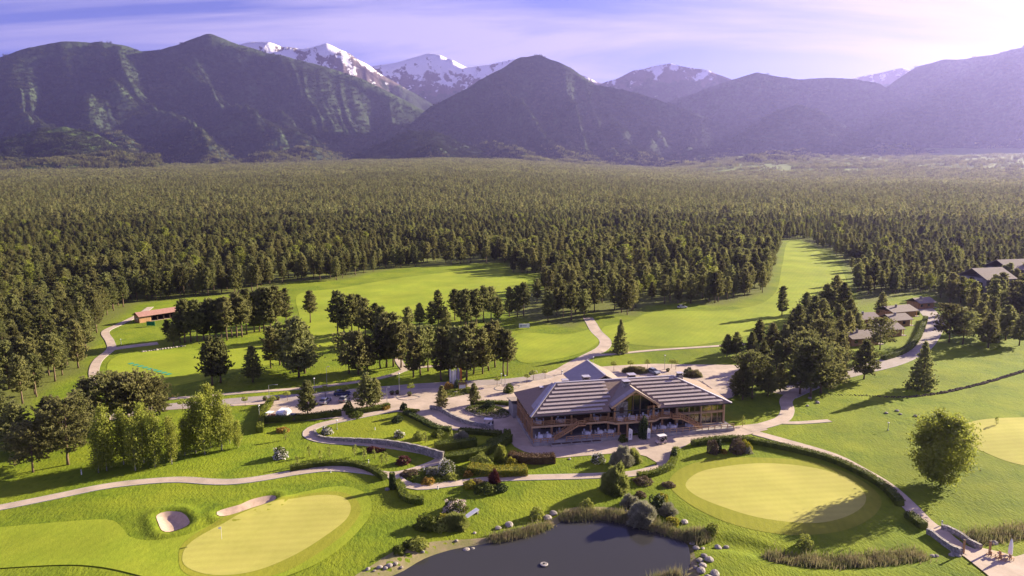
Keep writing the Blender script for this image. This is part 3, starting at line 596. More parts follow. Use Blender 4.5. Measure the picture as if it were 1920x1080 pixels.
# ------------------------------------------------------------------ sheets laid on the ground
_off = [0.03]
def lift():
    _off[0] += 0.004; return _off[0]
def sheet(name, label, poly_px, m, smooth=True, cell=1.6, off=None, world=False, cat=None, parent=None):
    P = np.array(poly_px, float) if world else np.array(GL(poly_px))
    B = smooth_line(P, True, 1.0) if smooth else smooth_line_lin(P)
    d = off if off is not None else lift()
    x0, y0 = B.min(0); x1, y1 = B.max(0); gx, gy = np.meshgrid(np.arange(x0, x1, cell), np.arange(y0, y1, cell)); gx = gx.ravel() + (np.arange(gx.size) % 2) * .2; gy = gy.ravel()
    k = sdf(gx, gy, B) < -cell * .4; pts = [Vector(b) for b in B] + [Vector((a, b)) for a, b in zip(gx[k], gy[k])]
    n = len(B); vo, _, fo, _, _, _ = delaunay_2d_cdt(pts, [(i, (i + 1) % n) for i in range(n)], [], 1, 1e-4)
    vx = np.array([v.x for v in vo]); vy = np.array([v.y for v in vo]); zz = gz(vx, vy) + d
    me = bpy.data.meshes.new(name); me.from_pydata(list(zip(vx, vy, zz)), [], [list(f) for f in fo if len(f) == 3]); me.polygons.foreach_set('use_smooth', np.ones(len(me.polygons), bool)); me.update()
    bm = bmesh.new(); bm.from_mesh(me); bmesh.ops.recalc_face_normals(bm, faces=bm.faces)
    if bm.faces and sum(f.normal.z for f in bm.faces) < 0: bmesh.ops.reverse_faces(bm, faces=bm.faces)
    bm.to_mesh(me); bm.free(); o = link(name, me, parent, m)
    return tag(o, label, cat or name.replace('_', ' '), kind='structure') if parent is None else o
def smooth_line_lin(P):
    out = []
    for i in range(len(P)):
        a = P[i]; b = P[(i + 1) % len(P)]; k = max(1, int(np.linalg.norm(b - a) / 1.5)); out += [a + (b - a) * j / k for j in range(k)]
    return np.array(out)
def ribbon_pts(line, w):
    T = np.gradient(line, axis=0); T /= np.linalg.norm(T, axis=1, keepdims=True) + 1e-9; Nn = np.stack([-T[:, 1], T[:, 0]], 1); return line + Nn * w / 2, line - Nn * w / 2
def path(label, px, w, m='paving', name='path', world=False):
    line = smooth_line(px if world else GL(px), False, .9); d = lift()
    a, b = ribbon_pts(line, w); c = line; V = []
    for q in (a, c, b): V.append(np.stack([q[:, 0], q[:, 1], gz(q[:, 0], q[:, 1]) + d], 1))
    n = len(line); V = np.concatenate(V); i = np.arange(n - 1)
    Fc = np.concatenate([np.stack([i + n, i + n + 1, i + 1, i], 1), np.stack([i + 2 * n, i + 2 * n + 1, i + n + 1, i + n], 1)])
    o = tag(link(name, np_mesh(name, V, Fc, True), None, M[m]), label, name.replace('_', ' '), kind='structure')
    # low edging on both sides
    if w > 1.2:
        mb = MB()
        for q in (a, b):
            for j in range(0, n - 1, 2):
                e = min(j + 2, n - 1); p0 = (q[j][0], q[j][1], gz1(*q[j]) + .03); p1 = (q[e][0], q[e][1], gz1(*q[e]) + .03); mb.beam(p0, p1, .14, .14)
        mb.build('kerb', M['kerb'], o)
    return o
# mown areas
sheet('fairway', 'pale mown tongue of fairway in the lower left corner', [(-120, 1000), (0, 990), (100, 981), (200, 975), (228, 990), (245, 1008), (290, 1015), (350, 1005), (420, 975), (480, 955), (560, 925), (640, 912), (690, 930), (692, 970), (640, 1030), (560, 1075), (450, 1100), (300, 1090), (150, 1062), (-120, 1066)], M['fairway'], cell=.9, off=.12)
sheet('fringe', 'ring of collar grass round the near putting green', [(335, 1050), (345, 1020), (390, 990), (470, 955), (550, 932), (620, 922), (662, 932), (676, 960), (650, 1000), (590, 1045), (520, 1080), (420, 1095), (350, 1080)], M['fringe'], cell=.9, off=.14)
sheet('putting_green', 'pale putting green with flagstick in the lower left', [(342, 1046), (360, 1018), (420, 984), (500, 950), (575, 932), (630, 930), (656, 945), (650, 975), (600, 1015), (540, 1050), (470, 1076), (400, 1082), (352, 1068)], M['green'], cell=.9, off=.16)
sheet('fringe', 'ring of collar grass round the oval green below the clubhouse', [(1255, 910), (1275, 880), (1330, 862), (1420, 858), (1520, 866), (1600, 892), (1650, 930), (1640, 965), (1580, 995), (1480, 1003), (1380, 985), (1300, 950)], M['fringe'])
sheet('putting_green', 'oval putting green in front of the clubhouse', [(1286, 906), (1315, 884), (1380, 872), (1450, 869), (1530, 878), (1590, 897), (1622, 926), (1615, 952), (1570, 974), (1510, 981), (1420, 970), (1340, 945), (1298, 925)], M['green'])
sheet('putting_green', 'pale putting green cut by the right edge', [(1790, 805), (1830, 789), (1900, 784), (1990, 786), (2080, 810), (2080, 880), (1990, 882), (1900, 868), (1840, 845), (1800, 825)], M['green'])
sheet('putting_green', 'far putting green beside the pine block', [(1192, 602), (1215, 592), (1270, 587), (1340, 588), (1385, 597), (1370, 608), (1300, 614), (1230, 611)], M['green'])
sheet('fairway', 'long bright fairway behind the pine groves', [(200, 690), (230, 665), (330, 655), (520, 640), (560, 600), (560, 552), (640, 540), (760, 520), (900, 505), (945, 505), (948, 520), (990, 527), (930, 560), (880, 590), (720, 612), (600, 660), (470, 690), (330, 722), (230, 722)], M['fairway'], cell=3)
sheet('fairway', 'sunlit fairway running away between two forests', [(1150, 640), (1130, 615), (1180, 603), (1230, 585), (1380, 580), (1450, 553), (1466, 500), (1476, 456), (1498, 454), (1545, 475), (1578, 505), (1585, 545), (1560, 590), (1460, 612), (1400, 630), (1280, 650)], M['fairway'], cell=3)
sheet('fairway', 'mown lawn with white board beside the pine block', [(960, 640), (985, 625), (1060, 628), (1110, 618), (1128, 632), (1105, 655), (1060, 670), (990, 680), (965, 668)], M['fairway'], cell=2)
sheet('garden_lawn', 'bright garden lawn inside the looping path', [(596, 812), (610, 800), (660, 788), (735, 774), (760, 775), (790, 788), (830, 806), (870, 812), (925, 814), (900, 835), (835, 858), (760, 840), (690, 828), (620, 824)], M['garden'])
for i, b in enumerate(BUNK): sheet('bunker_sand', ['round sand bunker left of the flagstick green', 'long sand bunker behind the flagstick green'][i], b, M['sand'], world=True, cell=.6, off=.09, smooth=False, cat='bunker')
# roads, parking, plaza
sheet('forecourt', 'beige paved forecourt and car park left of and behind the clubhouse', [(60, 800), (180, 782), (295, 763), (480, 746), (580, 739), (670, 728), (730, 726), (855, 714), (960, 709), (1025, 697), (1100, 688), (1230, 682), (1385, 684), (1400, 698), (1390, 725), (1374, 744), (1300, 765), (1100, 790), (1010, 815), (1000, 838), (985, 848), (965, 838), (948, 818), (870, 809), (830, 804), (790, 787), (770, 774), (745, 771), (728, 768), (640, 783), (495, 795), (488, 780), (508, 757), (475, 760), (300, 771), (180, 795), (60, 815)], M['paving'], smooth=False)
sheet('plaza', 'pale paved terrace walk along the clubhouse front', [(985, 836), (1100, 830), (1200, 815), (1372, 800), (1425, 794), (1440, 806), (1400, 816), (1298, 829), (1264, 848), (1260, 870), (1247, 884), (1228, 884), (1232, 868), (1212, 856), (1178, 848), (1120, 853), (1045, 859), (1000, 853), (972, 842)], M['paving'], smooth=False)
path('asphalt road along the upper edge of the car park', [(-60, 822), (120, 788), (295, 766), (480, 750), (580, 743), (690, 731), (855, 719), (960, 713), (1030, 702)], 4.6, 'asphalt', 'road')
path('road climbing past the pine block to the fairway', [(1030, 702), (1062, 690), (1095, 672), (1128, 655), (1135, 640), (1118, 622), (1108, 605), (1102, 596)], 4.0, 'paving', 'road')
path('access road between the cottages and the lawn', [(1470, 740), (1540, 712), (1600, 697), (1670, 680), (1720, 655), (1745, 625), (1752, 600), (1730, 575)], 6.5, 'asphalt', 'road')
path('garden path entering from the lower left', [(-80, 965), (0, 952), (100, 932), (200, 912), (280, 902), (340, 899), (400, 903), (440, 903), (490, 897), (545, 887)], 2.3)
path('path behind the dark hedge to the garden crossing', [(545, 887), (620, 878), (690, 884), (735, 890), (775, 882), (815, 868), (832, 858)], 2.2)
path('looping garden path round the bright lawn', [(832, 858), (800, 848), (740, 838), (680, 831), (620, 827), (585, 819), (578, 808), (600, 796), (650, 785), (710, 773), (760, 764)], 2.3)
path('pale path running right towards the terrace walk', [(735, 890), (752, 904), (785, 913), (850, 907), (920, 899), (985, 896), (1100, 893), (1190, 888), (1235, 876)], 2.2)
path('path from the terrace walk up to the right pines', [(1400, 806), (1440, 796), (1468, 785), (1477, 768), (1474, 750), (1490, 735), (1510, 724)], 3.0)
path('short dead-end spur of path on the right lawn', [(1455, 792), (1490, 793), (1556, 788)], 1.6)
path('curving path between the long hedge and the right lawn', [(1415, 812), (1480, 830), (1560, 854), (1612, 880), (1660, 908), (1700, 944), (1735, 980), (1770, 1002), (1812, 1030), (1870, 1075), (1930, 1120)], 2.6)
path('cart path behind the groves along the lower fairway', [(300, 750), (400, 742), (560, 729), (680, 714), (735, 703), (760, 694), (800, 688), (860, 686)], 1.8)
path('short path climbing between the grove trunks', [(760, 694), (750, 682), (745, 668), (742, 650)], 2.2)
path('path in front of the far green', [(1035, 700), (1090, 672), (1150, 664), (1240, 656), (1340, 650), (1395, 646)], 1.8)
path('curving path at the left by the practice range', [(185, 722), (176, 700), (184, 676), (208, 655), (206, 640), (198, 622), (225, 608), (262, 590), (282, 576)], 2.6)
path('short paved tee strip of the practice range', [(208, 655), (245, 650), (296, 644)], 4.0)
sheet('patio', 'paved patio in the lower right corner', [(1795, 1035), (1840, 1028), (1880, 1038), (1903, 1046), (1930, 1038), (2010, 1050), (2000, 1130), (1900, 1130), (1850, 1080)], M['paving'], smooth=False)
# pond and stream
sheet('pond_bank', 'dry stony bank of the pond', np.array([p + (p - POND.mean(0)) / np.linalg.norm(p - POND.mean(0)) * (3.6 + 1.6 * math.sin(i * .21)) for i, p in enumerate(POND)]), M['bank'], world=True, smooth=False, off=.02, cell=1.2)
wm = mat('pond water', (.038, .037, .036), .10, spec=.15); t = wm.node_tree
nzw = t.nodes.new('ShaderNodeTexNoise'); nzw.inputs['Scale'].default_value = 1.5; bw = t.nodes.new('ShaderNodeBump'); bw.inputs['Strength'].default_value = .08; bw.inputs['Distance'].default_value = .05; t.links.new(nzw.outputs['Fac'], bw.inputs['Height']); t.links.new(bw.outputs[0], t.nodes['Principled BSDF'].inputs['Normal'])
wp = np.array([p + (p - POND.mean(0)) / np.linalg.norm(p - POND.mean(0)) * 1.2 for p in POND]); mbw = MB(); mbw.add([(a, b, -.42) for a, b in wp], [tuple(range(len(wp)))])
tag(mbw.build('pond', wm), 'calm grey pond at the bottom of the picture', 'pond', kind='structure')

# ------------------------------------------------------------------ shrubs, hedges, small trees
def blob_mesh(rx, ry, h, n, size, rg, lump=.5, base=.08, kind='leaf'):
    """leaf shell of an uneven dome"""
    a = rg.random(n) * 6.283; c = rg.random(n) * 1.0; ph = np.arccos(1 - c * (1 + base)); q = rg.uniform(.72, 1.0, n) ** .5
    k = 1 + lump * (fbm(np.cos(a) * 2 * np.sin(ph) + 5 + rg.random() * 50, np.sin(a) * 2 * np.sin(ph) + np.cos(ph) * 2 + 9, 3) - .5) * 2
    P = np.stack([np.cos(a) * np.sin(ph) * rx * q * k, np.sin(a) * np.sin(ph) * ry * q * k, np.maximum(.03, np.cos(ph) * h * q * k + h * .08)], 1)
    if kind == 'spray':
        D = P / (np.linalg.norm(P, axis=1, keepdims=True) + 1e-6); D[:, 2] += .5; return tufts(P * .85, D, size * 2.6, 2, rg, .13, .4)
    return leaves(P, size, rg)
def core_mesh(rx, ry, h, f=.62):
    mb = MB(); mb.lathe([(.55 * f, 0), (.95 * f, .25 * f), (.9 * f, .55 * f), (.55 * f, .88 * f), (.1, f)], 9); return [(x * rx, y * ry, z * h) for x, y, z in mb.v], mb.f
def shrub(px, py, rx, h, kind, label, ry=None, name='shrub', cat='shrub', dens=1.0, leafsize=.24, style='leaf', group=None, blossom=None, rz=0):
    x, y = G(px, py); rg = np.random.default_rng(int(px * 7 + py)); ry = ry or rx; n = int(np.clip(520 * (rx * ry + rx * h) * .5 * dens, 120, 4200))
    V, Fc = blob_mesh(rx, ry, h, n, leafsize, rg, kind=style); e = empty(name, (x, y, gz1(x, y)), rz)
    link('foliage', np_mesh('foliage', V, Fc), e, M[kind]); cv, cf = core_mesh(rx, ry, h); m_ = bpy.data.meshes.new('core'); m_.from_pydata(cv, [], cf); link('branches', m_, e, M['conifer'] if kind in ('hedge', 'conifer') else M['hedge'])
    if blossom:
        V, Fc = blob_mesh(rx * 1.04, ry * 1.04, h * 1.04, int(n * .5), leafsize * .9, rg); link('blossom', np_mesh('blossom', V, Fc), e, M[blossom])
    return tag(e, label, cat, group)
def hedge(px, w, h, kind, label, leafsize=.20, world=False):
    line = smooth_line(px if world else GL(px), False, .6); rg = np.random.default_rng(len(line) * 13 + int(abs(line[0][0] * 10))); L_ = np.linalg.norm(np.diff(line, axis=0), axis=1).sum()
    a, b = ribbon_pts(line, w * .86); mb = MB(); n = len(line); za = gz(line[:, 0], line[:, 1])
    for i in range(n - 1):
        z0, z1 = za[i] - .1, za[i + 1] - .1; mb.add([(*a[i], z0), (*b[i], z0), (*b[i], z0 + h * .93), (*a[i], z0 + h * .93), (*a[i + 1], z1), (*b[i + 1], z1), (*b[i + 1], z1 + h * .93), (*a[i + 1], z1 + h * .93)],
               [(3, 2, 6, 7), (0, 3, 7, 4), (2, 1, 5, 6)] + ([(0, 1, 2, 3)] if i == 0 else []) + ([(7, 6, 5, 4)] if i == n - 2 else []))
    e = empty('hedge', (0, 0, 0)); mb.build('branches', M['hedge' if kind != 'redhedge' else 'redhedge'], e)
    N_ = int(min(9000, L_ * (w + 2 * h) * 34)); s = rg.random(N_) * (n - 1); i = s.astype(int); f = (s - i)[:, None]; c = line[i] * (1 - f) + line[np.minimum(i + 1, n - 1)] * f
    T = line[np.minimum(i + 1, n - 1)] - line[i]; T /= np.linalg.norm(T, axis=1, keepdims=True) + 1e-9; Nn = np.stack([-T[:, 1], T[:, 0]], 1)
    u = rg.random(N_) * (w + 2 * h); side = np.where(u < h, -1, np.where(u > h + w, 1, 0)); off = np.where(side == 0, (u - h) - w / 2, side * w / 2); zz = np.where(side == -1, u, np.where(side == 1, u - h - w, h)) + rg.normal(0, .05, N_)
    off = off + rg.normal(0, .05, N_); P = np.stack([c[:, 0] + Nn[:, 0] * off, c[:, 1] + Nn[:, 1] * off, gz(c[:, 0], c[:, 1]) + np.clip(zz, 0, h + .12)], 1)
    V, Fc = leaves(P, leafsize, rg); link('foliage', np_mesh('foliage', V, Fc), e, M[kind]); return tag(e, label, 'hedge')
HED = [([(495, 793), (560, 788), (640, 778)], 1.3, 1.5, 'hedge', 'clipped hedge below the car park with the white van'),
       ([(508, 757), (497, 775), (490, 795), (488, 812)], 1.3, 1.5, 'hedgelight', 'bright clipped hedge down the left side of the car park'),
       ([(648, 776), (690, 771), (730, 763)], 1.5, 1.2, 'hedge', 'hedge under the twin pines at the car park corner'),
       ([(545, 882), (600, 873), (650, 872), (690, 881), (722, 900)], 1.2, 1.1, 'hedge', 'dark curved hedge along the path above the near green'),
       ([(742, 908), (752, 920), (758, 934), (775, 942), (795, 942)], 1.5, 1.2, 'hedgelight', 'bright S-shaped hedge beside the column topiary'),
       ([(815, 846), (850, 842), (893, 836)], 1.6, 1.9, 'hedge', 'tall block hedge above the garden wall end'),
       ([(834, 868), (875, 862), (910, 852), (935, 840), (955, 828)], 1.7, 1.8, 'hedge', 'long rising hedge between wall and clubhouse drive'),
       ([(915, 838), (945, 828), (952, 816)], 1.4, 1.5, 'hedge', 'short hedge stub beside the clubhouse drive'),
       ([(955, 862), (1000, 868), (1040, 866)], 2.0, 1.7, 'redhedge', 'russet brown hedge at the corner of the terrace walk'),
       ([(880, 884), (930, 891), (988, 888)], 2.6, 1.5, 'yellow', 'golden flowering hedge above the pale path'),
       ([(1298, 836), (1340, 829), (1385, 827), (1425, 834), (1490, 847), (1560, 866), (1620, 893), (1662, 920), (1688, 950)], 1.4, 1.2, 'hedge', 'long curved hedge round the oval green'),
       ([(1702, 970), (1732, 992)], 1.5, 1.2, 'hedge', 'short block hedge at the bridge head'),
       ([(1268, 846), (1264, 862), (1256, 878), (1230, 890), (1196, 897)], 1.2, 1.1, 'hedgelight', 'bright hedge hooking round the terrace walk end'),
       ([(1655, 676), (1690, 664), (1715, 645), (1728, 620), (1735, 600)], 1.6, 1.7, 'hedge', 'tall hedge between cottages and access road'),
       ([(882, 759), (920, 757), (960, 760)], 1.2, 1.0, 'hedge', 'low hedge behind the planted island by the clubhouse'),
       ([(760, 775), (785, 787), (815, 803), (845, 808)], 1.6, .9, 'conifer', 'creeping juniper hedge along the drive'),
       ([(860, 812), (900, 814), (940, 818)], 1.8, 1.1, 'hedge', 'shaggy hedge along the drive opposite the golf cart'),
       ([(1640, 640), (1660, 630)], 1.4, 1.6, 'hedge', 'garden hedge in front of the nearest cottage'),
       ([(1672, 612), (1700, 610)], 1.4, 1.6, 'hedge', 'garden hedge between two cottages'),
       ([(1690, 592), (1722, 590)], 1.4, 1.6, 'hedge', 'garden hedge in front of the third cottage')]
for hx in HED: hedge(*hx)
SH = [ # px, py, radius, height, leaf kind, label, extras
    (526, 858, 1.5, 2.0, 'hedge', 'white-blossomed bush on the left lawn by the birches', dict(blossom='blossom')),
    (613, 812, 1.2, 1.6, 'hedge', 'white-blossomed bush inside the bend of the looping path', dict(blossom='blossom')),
    (748, 820, 1.1, 1.4, 'hedge', 'white-blossomed bush in the middle of the bright lawn', dict(blossom='blossom')),
    (1121, 866, 1.25, 1.7, 'hedge', 'white-blossomed bush beside the terrace walk', dict(blossom='blossom')),
    (836, 890, 1.5, 2.9, 'hedge', 'tall white-blossomed shrub in the triangular bed', dict(blossom='blossom')),
    (853, 957, 2.0, 1.7, 'hedge', 'pink-white blossomed bush by the tilted slab', dict(blossom='pinkblossom')),
    (1151, 921, 2.7, 4.6, 'willow', 'large bright willow shrub by the pale path', dict(style='spray', dens=1.6)),
    (1166, 872, 2.3, 3.3, 'silver', 'silvery willow shrub in the terrace lawn', dict(style='spray', dens=1.5)),
    (1190, 866, 1.3, 2.5, 'willow', 'small light willow leaning on the silvery one', dict(style='spray', dens=1.5)),
    (1203, 976, 2.4, 3.0, 'silver', 'pale silver willow at the pond reeds', dict(style='spray', dens=1.5)),
    (1180, 948, 1.4, 1.6, 'silver', 'small silver shrub above the pond', dict(style='spray')),
    (1232, 955, 1.5, 2.4, 'conifer', 'dark green rounded shrub above the pond', {}),
    (1241, 950, 1.0, 2.2, 'yellow', 'golden shrub behind the dark rounded one', {}),
    (1252, 964, 1.3, 1.5, 'silver', 'pale tufted shrub right of the dark rounded one', dict(style='spray')),
    (1262, 982, 1.1, 1.0, 'yellow', 'yellow-green low shrub near the reeds', {}),
    (1336, 998, 1.0, 1.5, 'lime', 'lime shrub at the right end of the reeds', {}),
    (1201, 930, 1.0, .8, 'brownbush', 'low dark mound shrub on the lawn by the willow', {}),
    (1204, 905, 1.6, 1.1, 'brownbush', 'brownish shrub under the hooked hedge', {}),
    (1253, 911, 1.1, .7, 'brownbush', 'small ring-shaped bush on the lawn', {}),
    (800, 990, 1.9, 1.9, 'hedge', 'dark green shrub left in the lawn bed', {}),
    (825, 992, 1.7, 1.4, 'lime', 'light shrub in the middle of the lawn bed', {}),
    (832, 984, 1.0, 1.7, 'yellow', 'yellow-flowered shrub in the lawn bed', {}),
    (856, 988, 1.8, 2.3, 'willow', 'upright feathery shrub right in the lawn bed', dict(style='spray', dens=1.4)),
    (785, 1028, 1.3, 1.4, 'lime', 'yellow-green shrub near the stony bank', {}),
    (770, 1026, 1.2, 1.0, 'hedge', 'dark low shrub near the stony bank', {}),
    (748, 1038, 1.0, 1.1, 'hedge', 'round lone shrub below the lawn bed', {}),
    (1005, 970, 1.3, 1.5, 'lime', 'bright round shrub above the pond boulders', {}),
    (1101, 953, 1.2, 1.4, 'lime', 'bushy sapling above the reeds', {}),
    (1336, 850, 1.0, 2.6, 'brownbush', 'brown egg-shaped topiary inside the long hedge', dict(dens=1.6)),
    (1347, 848, .7, 2.5, 'conifer', 'green pointed topiary inside the long hedge', dict(dens=1.6)),
    (1381, 848, 1.6, 2.7, 'brownbush', 'large square-topped brown shrub by the long hedge', dict(dens=1.5)),
    (1398, 846, 1.2, 2.0, 'yellow', 'golden shrub next to the large brown one', {}),
    (1403, 849, .8, 1.2, 'silver', 'silver-blue ball shrub by the golden one', {}),
    (1356, 849, .8, .8, 'orange', 'orange low shrub beside the pointed topiary', {}),
    (1263, 862, .7, 2.2, 'conifer', 'tall topiary at the hedge end by the terrace walk', dict(dens=1.6)),
    (910, 920, 2.0, 1.4, 'hedge', 'dark shrub group below the pale path', {}),
    (927, 912, 1.0, 2.7, 'purple', 'purple-leaved shrub below the pale path', dict(style='spray', dens=1.4)),
    (938, 920, 1.2, 1.2, 'conifer', 'dark round shrub right of the purple one', {}),
    (881, 914, 1.2, 1.2, 'yellow', 'yellow shrub at the edge of the pale path', {}),
    (897, 908, 1.2, .9, 'brownbush', 'brown low shrub at the edge of the pale path', {}),
    (939, 864, 1.2, 3.0, 'lime', 'upright lime-green shrub by the russet hedge', dict(style='spray', dens=1.5)),
    (905, 872, 2.3, 1.9, 'lime', 'large yellow-green shrub above the golden hedge', {}),
    (960, 872, 1.2, 1.3, 'yellow', 'golden round shrub above the golden hedge', {}),
    (877, 892, .9, .9, 'orange', 'orange-tinted shrub in the triangular bed', {}),
    (845, 896, 1.5, .9, 'lime', 'spreading light shrub in the triangular bed', {}),
    (768, 890, 1.6, .9, 'brownbush', 'dull low shrub at the left tip of the triangular bed', {}),
    (803, 905, 1.3, .9, 'orange', 'reddish low shrub at the lower edge of the triangular bed', {}),
    (812, 886, 1.5, 1.0, 'silver', 'grey-green spreading shrub in the triangular bed', {}),
    (756, 868, 1.4, 1.3, 'purple', 'dark red shrub at the path crossing', {}),
    (700, 846, 2.2, .9, 'purple', 'long dark red shrub below the looping path', dict(ry=.8)),
    (785, 824, 1.4, 1.6, 'lime', 'yellow-green bush right on the bright lawn', {}),
    (865, 826, 1.5, 1.7, 'silver', 'grey willow bush near the block hedge', dict(style='spray')),
    (822, 818, 1.5, 1.3, 'hedge', 'dark bush by the juniper hedge', {}),
    (745, 790, 1.3, 1.3, 'conifer', 'small conifer mound at the top of the bright lawn', {}),
    (757, 768, .9, 1.7, 'conifer', 'little pointed conifer by the forecourt', dict(dens=1.6)),
    (770, 772, 1.8, .9, 'hedgelight', 'light spreading shrub by the forecourt', {}),
    (530, 808, 1.3, .9, 'orange', 'orange-flowered shrub on the left lawn', {}),
    (722, 766, 1.2, .9, 'orange', 'orange flower bed at the hedge end', {}),
    (652, 768, 1.3, 2.0, 'hedge', 'bushy dark shrub left of the twin pines', {}),
    (668, 780, 1.8, 1.0, 'hedge', 'spreading shrub in front of the twin-pine hedge', {}),
    (842, 728, 1.4, 1.6, 'orange', 'rusty shrub under the feather flags', {}),
    (858, 727, 1.1, 2.0, 'conifer', 'dark cone shrub under the feather flags', {}),
    (866, 722, 1.4, 1.3, 'yellow', 'golden shrub under the feather flags', {}),
    (880, 733, 1.8, 1.1, 'lime', 'lime bush right of the roofed notice board', {}),
    (917, 768, 1.4, 2.0, 'conifer', 'dark pyramid conifer on the planted island', {}),
    (904, 770, .8, 1.2, 'conifer', 'small cone conifer on the planted island', {}),
    (954, 735, 1.3, 2.2, 'hedge', 'dark bush at the clubhouse corner', {}),
    (1190, 698, 3.6, 1.8, 'reed', 'straw-coloured grass bed behind the clubhouse roof', dict(style='spray', ry=1.4)),
    (1300, 706, 2.6, 1.7, 'reed', 'pale grass bed at the back of the clubhouse', dict(style='spray', ry=1.2)),
    (1290, 704, 1.3, 2.3, 'conifer', 'dark shrub at the back of the clubhouse', {}),
    (1510, 1026, 1.2, 1.7, 'lime', 'lime bush standing in the stream reeds', {}),
]
for s_ in SH: shrub(*s_[:6], **s_[6])
# low ground-cover carpets of the island beds
def mound(poly, label, kind, h=.5, n=2200):
    P = smooth_line(GL(poly), True, .7); x0, y0 = P.min(0); x1, y1 = P.max(0); rg = np.random.default_rng(int(abs(poly[0][0])))
    X = rg.uniform(x0, x1, n * 3); Y = rg.uniform(y0, y1, n * 3); d = sdf(X, Y, P); k = d < 0; X, Y, d = X[k][:n], Y[k][:n], d[k][:n]
    Z = gz(X, Y) + h * sstep(0, 1.2, -d) * (.6 + .8 * fbm(X / 1.5, Y / 1.5, 2)) * rg.uniform(.6, 1, len(X)); V, Fc = leaves(np.stack([X, Y, Z + .05], 1), .28, rg)
    return tag(link('ground_cover', np_mesh('ground_cover', V, Fc), None, M[kind]), label, 'ground cover', kind='stuff')
def kerb_ring(poly, label, h=.35):
    P = smooth_line(GL(poly), True, .8); mb = MB()
    for i in range(len(P)):
        a = P[i]; b = P[(i + 1) % len(P)]; mb.beam((a[0], a[1], gz1(*a) + h / 2 - .05), (b[0], b[1], gz1(*b) + h / 2 - .05), .28, h)
    return tag(mb.build('kerb_ring', M['stone']), label, 'kerb')
ISL = [(870, 768), (885, 763), (915, 762), (945, 768), (957, 776), (948, 783), (920, 785), (890, 779)]
mound(ISL, 'leafy planting of the island by the clubhouse', 'hedge', .9); kerb_ring(ISL, 'stone kerb round the planted island by the clubhouse')
mound([(820, 737), (845, 727), (880, 725), (888, 733), (860, 741), (835, 744)], 'low bright planting under the feather flags', 'hedgelight', .5)
mound([(760, 895), (790, 878), (850, 872), (880, 885), (870, 900), (810, 909), (775, 907)], 'ground-cover plants of the triangular bed', 'hedge', .35)
# reeds
def reeds(line_px, w, h, n, label):
    line = smooth_line(GL(line_px), False, .5); rg = np.random.default_rng(n); s = rg.integers(0, len(line), n); P = line[s] + rg.normal(0, w / 2.4, (n, 2)); z = gz(P[:, 0], P[:, 1]); Hh = h * rg.uniform(.5, 1.15, n) * (.6 + .8 * fbm(P[:, 0] / 3, P[:, 1] / 3, 2))
    d = rg.normal(0, .16, (n, 2)); s_ = rg.normal(0, 1, (n, 2)); s_ /= np.linalg.norm(s_, axis=1, keepdims=True)
    B = np.stack([P[:, 0], P[:, 1], z - .1], 1); S3 = np.stack([s_[:, 0], s_[:, 1], 0 * z], 1) * .07; Tp = B + np.stack([d[:, 0] * Hh, d[:, 1] * Hh, Hh], 1)
    V = np.stack([B - S3, B + S3, Tp], 1).reshape(-1, 3)
    return tag(link('reeds', np_mesh('reeds', V, np.arange(len(V)).reshape(-1, 3)), None, M['reed']), label, 'reeds', kind='stuff')
reeds([(925, 1008), (985, 997), (1028, 983)], 1.3, 1.1, 3000, 'straw-coloured reeds on the left pond shore')
reeds([(1062, 968), (1110, 965), (1165, 970), (1212, 982), (1252, 995), (1290, 1006), (1320, 1003)], 1.7, 1.25, 9000, 'tall brown reeds along the far pond shore')
reeds([(1450, 1042), (1520, 1050), (1600, 1050), (1680, 1043), (1725, 1036)], 1.8, 1.1, 7000, 'green and brown reeds along the stream')
reeds([(1830, 1008), (1880, 1002), (1960, 992)], 2.2, 1.3, 3800, 'grey-brown reeds right of the bridge')
reeds([(1225, 1082), (1250, 1076), (1270, 1074)], 1.2, 2.0, 700, 'green reed tuft at the bottom pond corner')

# ------------------------------------------------------------------ broadleaf trees
BIR = [broad_proto(11, 1.6, .16, 4200, .28, 50 + i, 1.1, narrow=True) for i in range(4)]
for i, (bx, by, ty) in enumerate([(185, 886, 800), (200, 882, 762), (232, 870, 768), (254, 882, 785), (270, 868, 757), (291, 875, 772), (322, 870, 782), (347, 855, 785), (367, 850, 746), (384, 852, 738), (395, 840, 722), (416, 844, 737), (431, 832, 762), (447, 840, 788)]):
    x, y = G(bx, by); hh = top_h(bx, by, ty); c_, t_ = BIR[i % 4]; e = empty('birch_tree', (x, y, gz1(x, y) - .05), i * 1.9); s = hh / 11; e.scale = (s * 1.15, s * 1.15, s)
    link('trunk', t_, e); link('crown', c_, e); tag(e, '%s birch from the left in the row with white trunks' % ordn(i + 1), 'tree', 'birches in a row on the left lawn')
c_, t_ = broad_proto(11.5, 4.6, .08, 15000, .36, 77, .2, 'decid', 'pinebark', .22); x, y = G(1764, 910); e = empty('deciduous_tree', (x, y, gz1(x, y)), .6); s = top_h(1764, 910, 785) / 11.5; e.scale = (s, s, s); link('trunk', t_, e); link('crown', c_, e); tag(e, 'lone leafy round-crowned tree on the right lawn', 'tree')
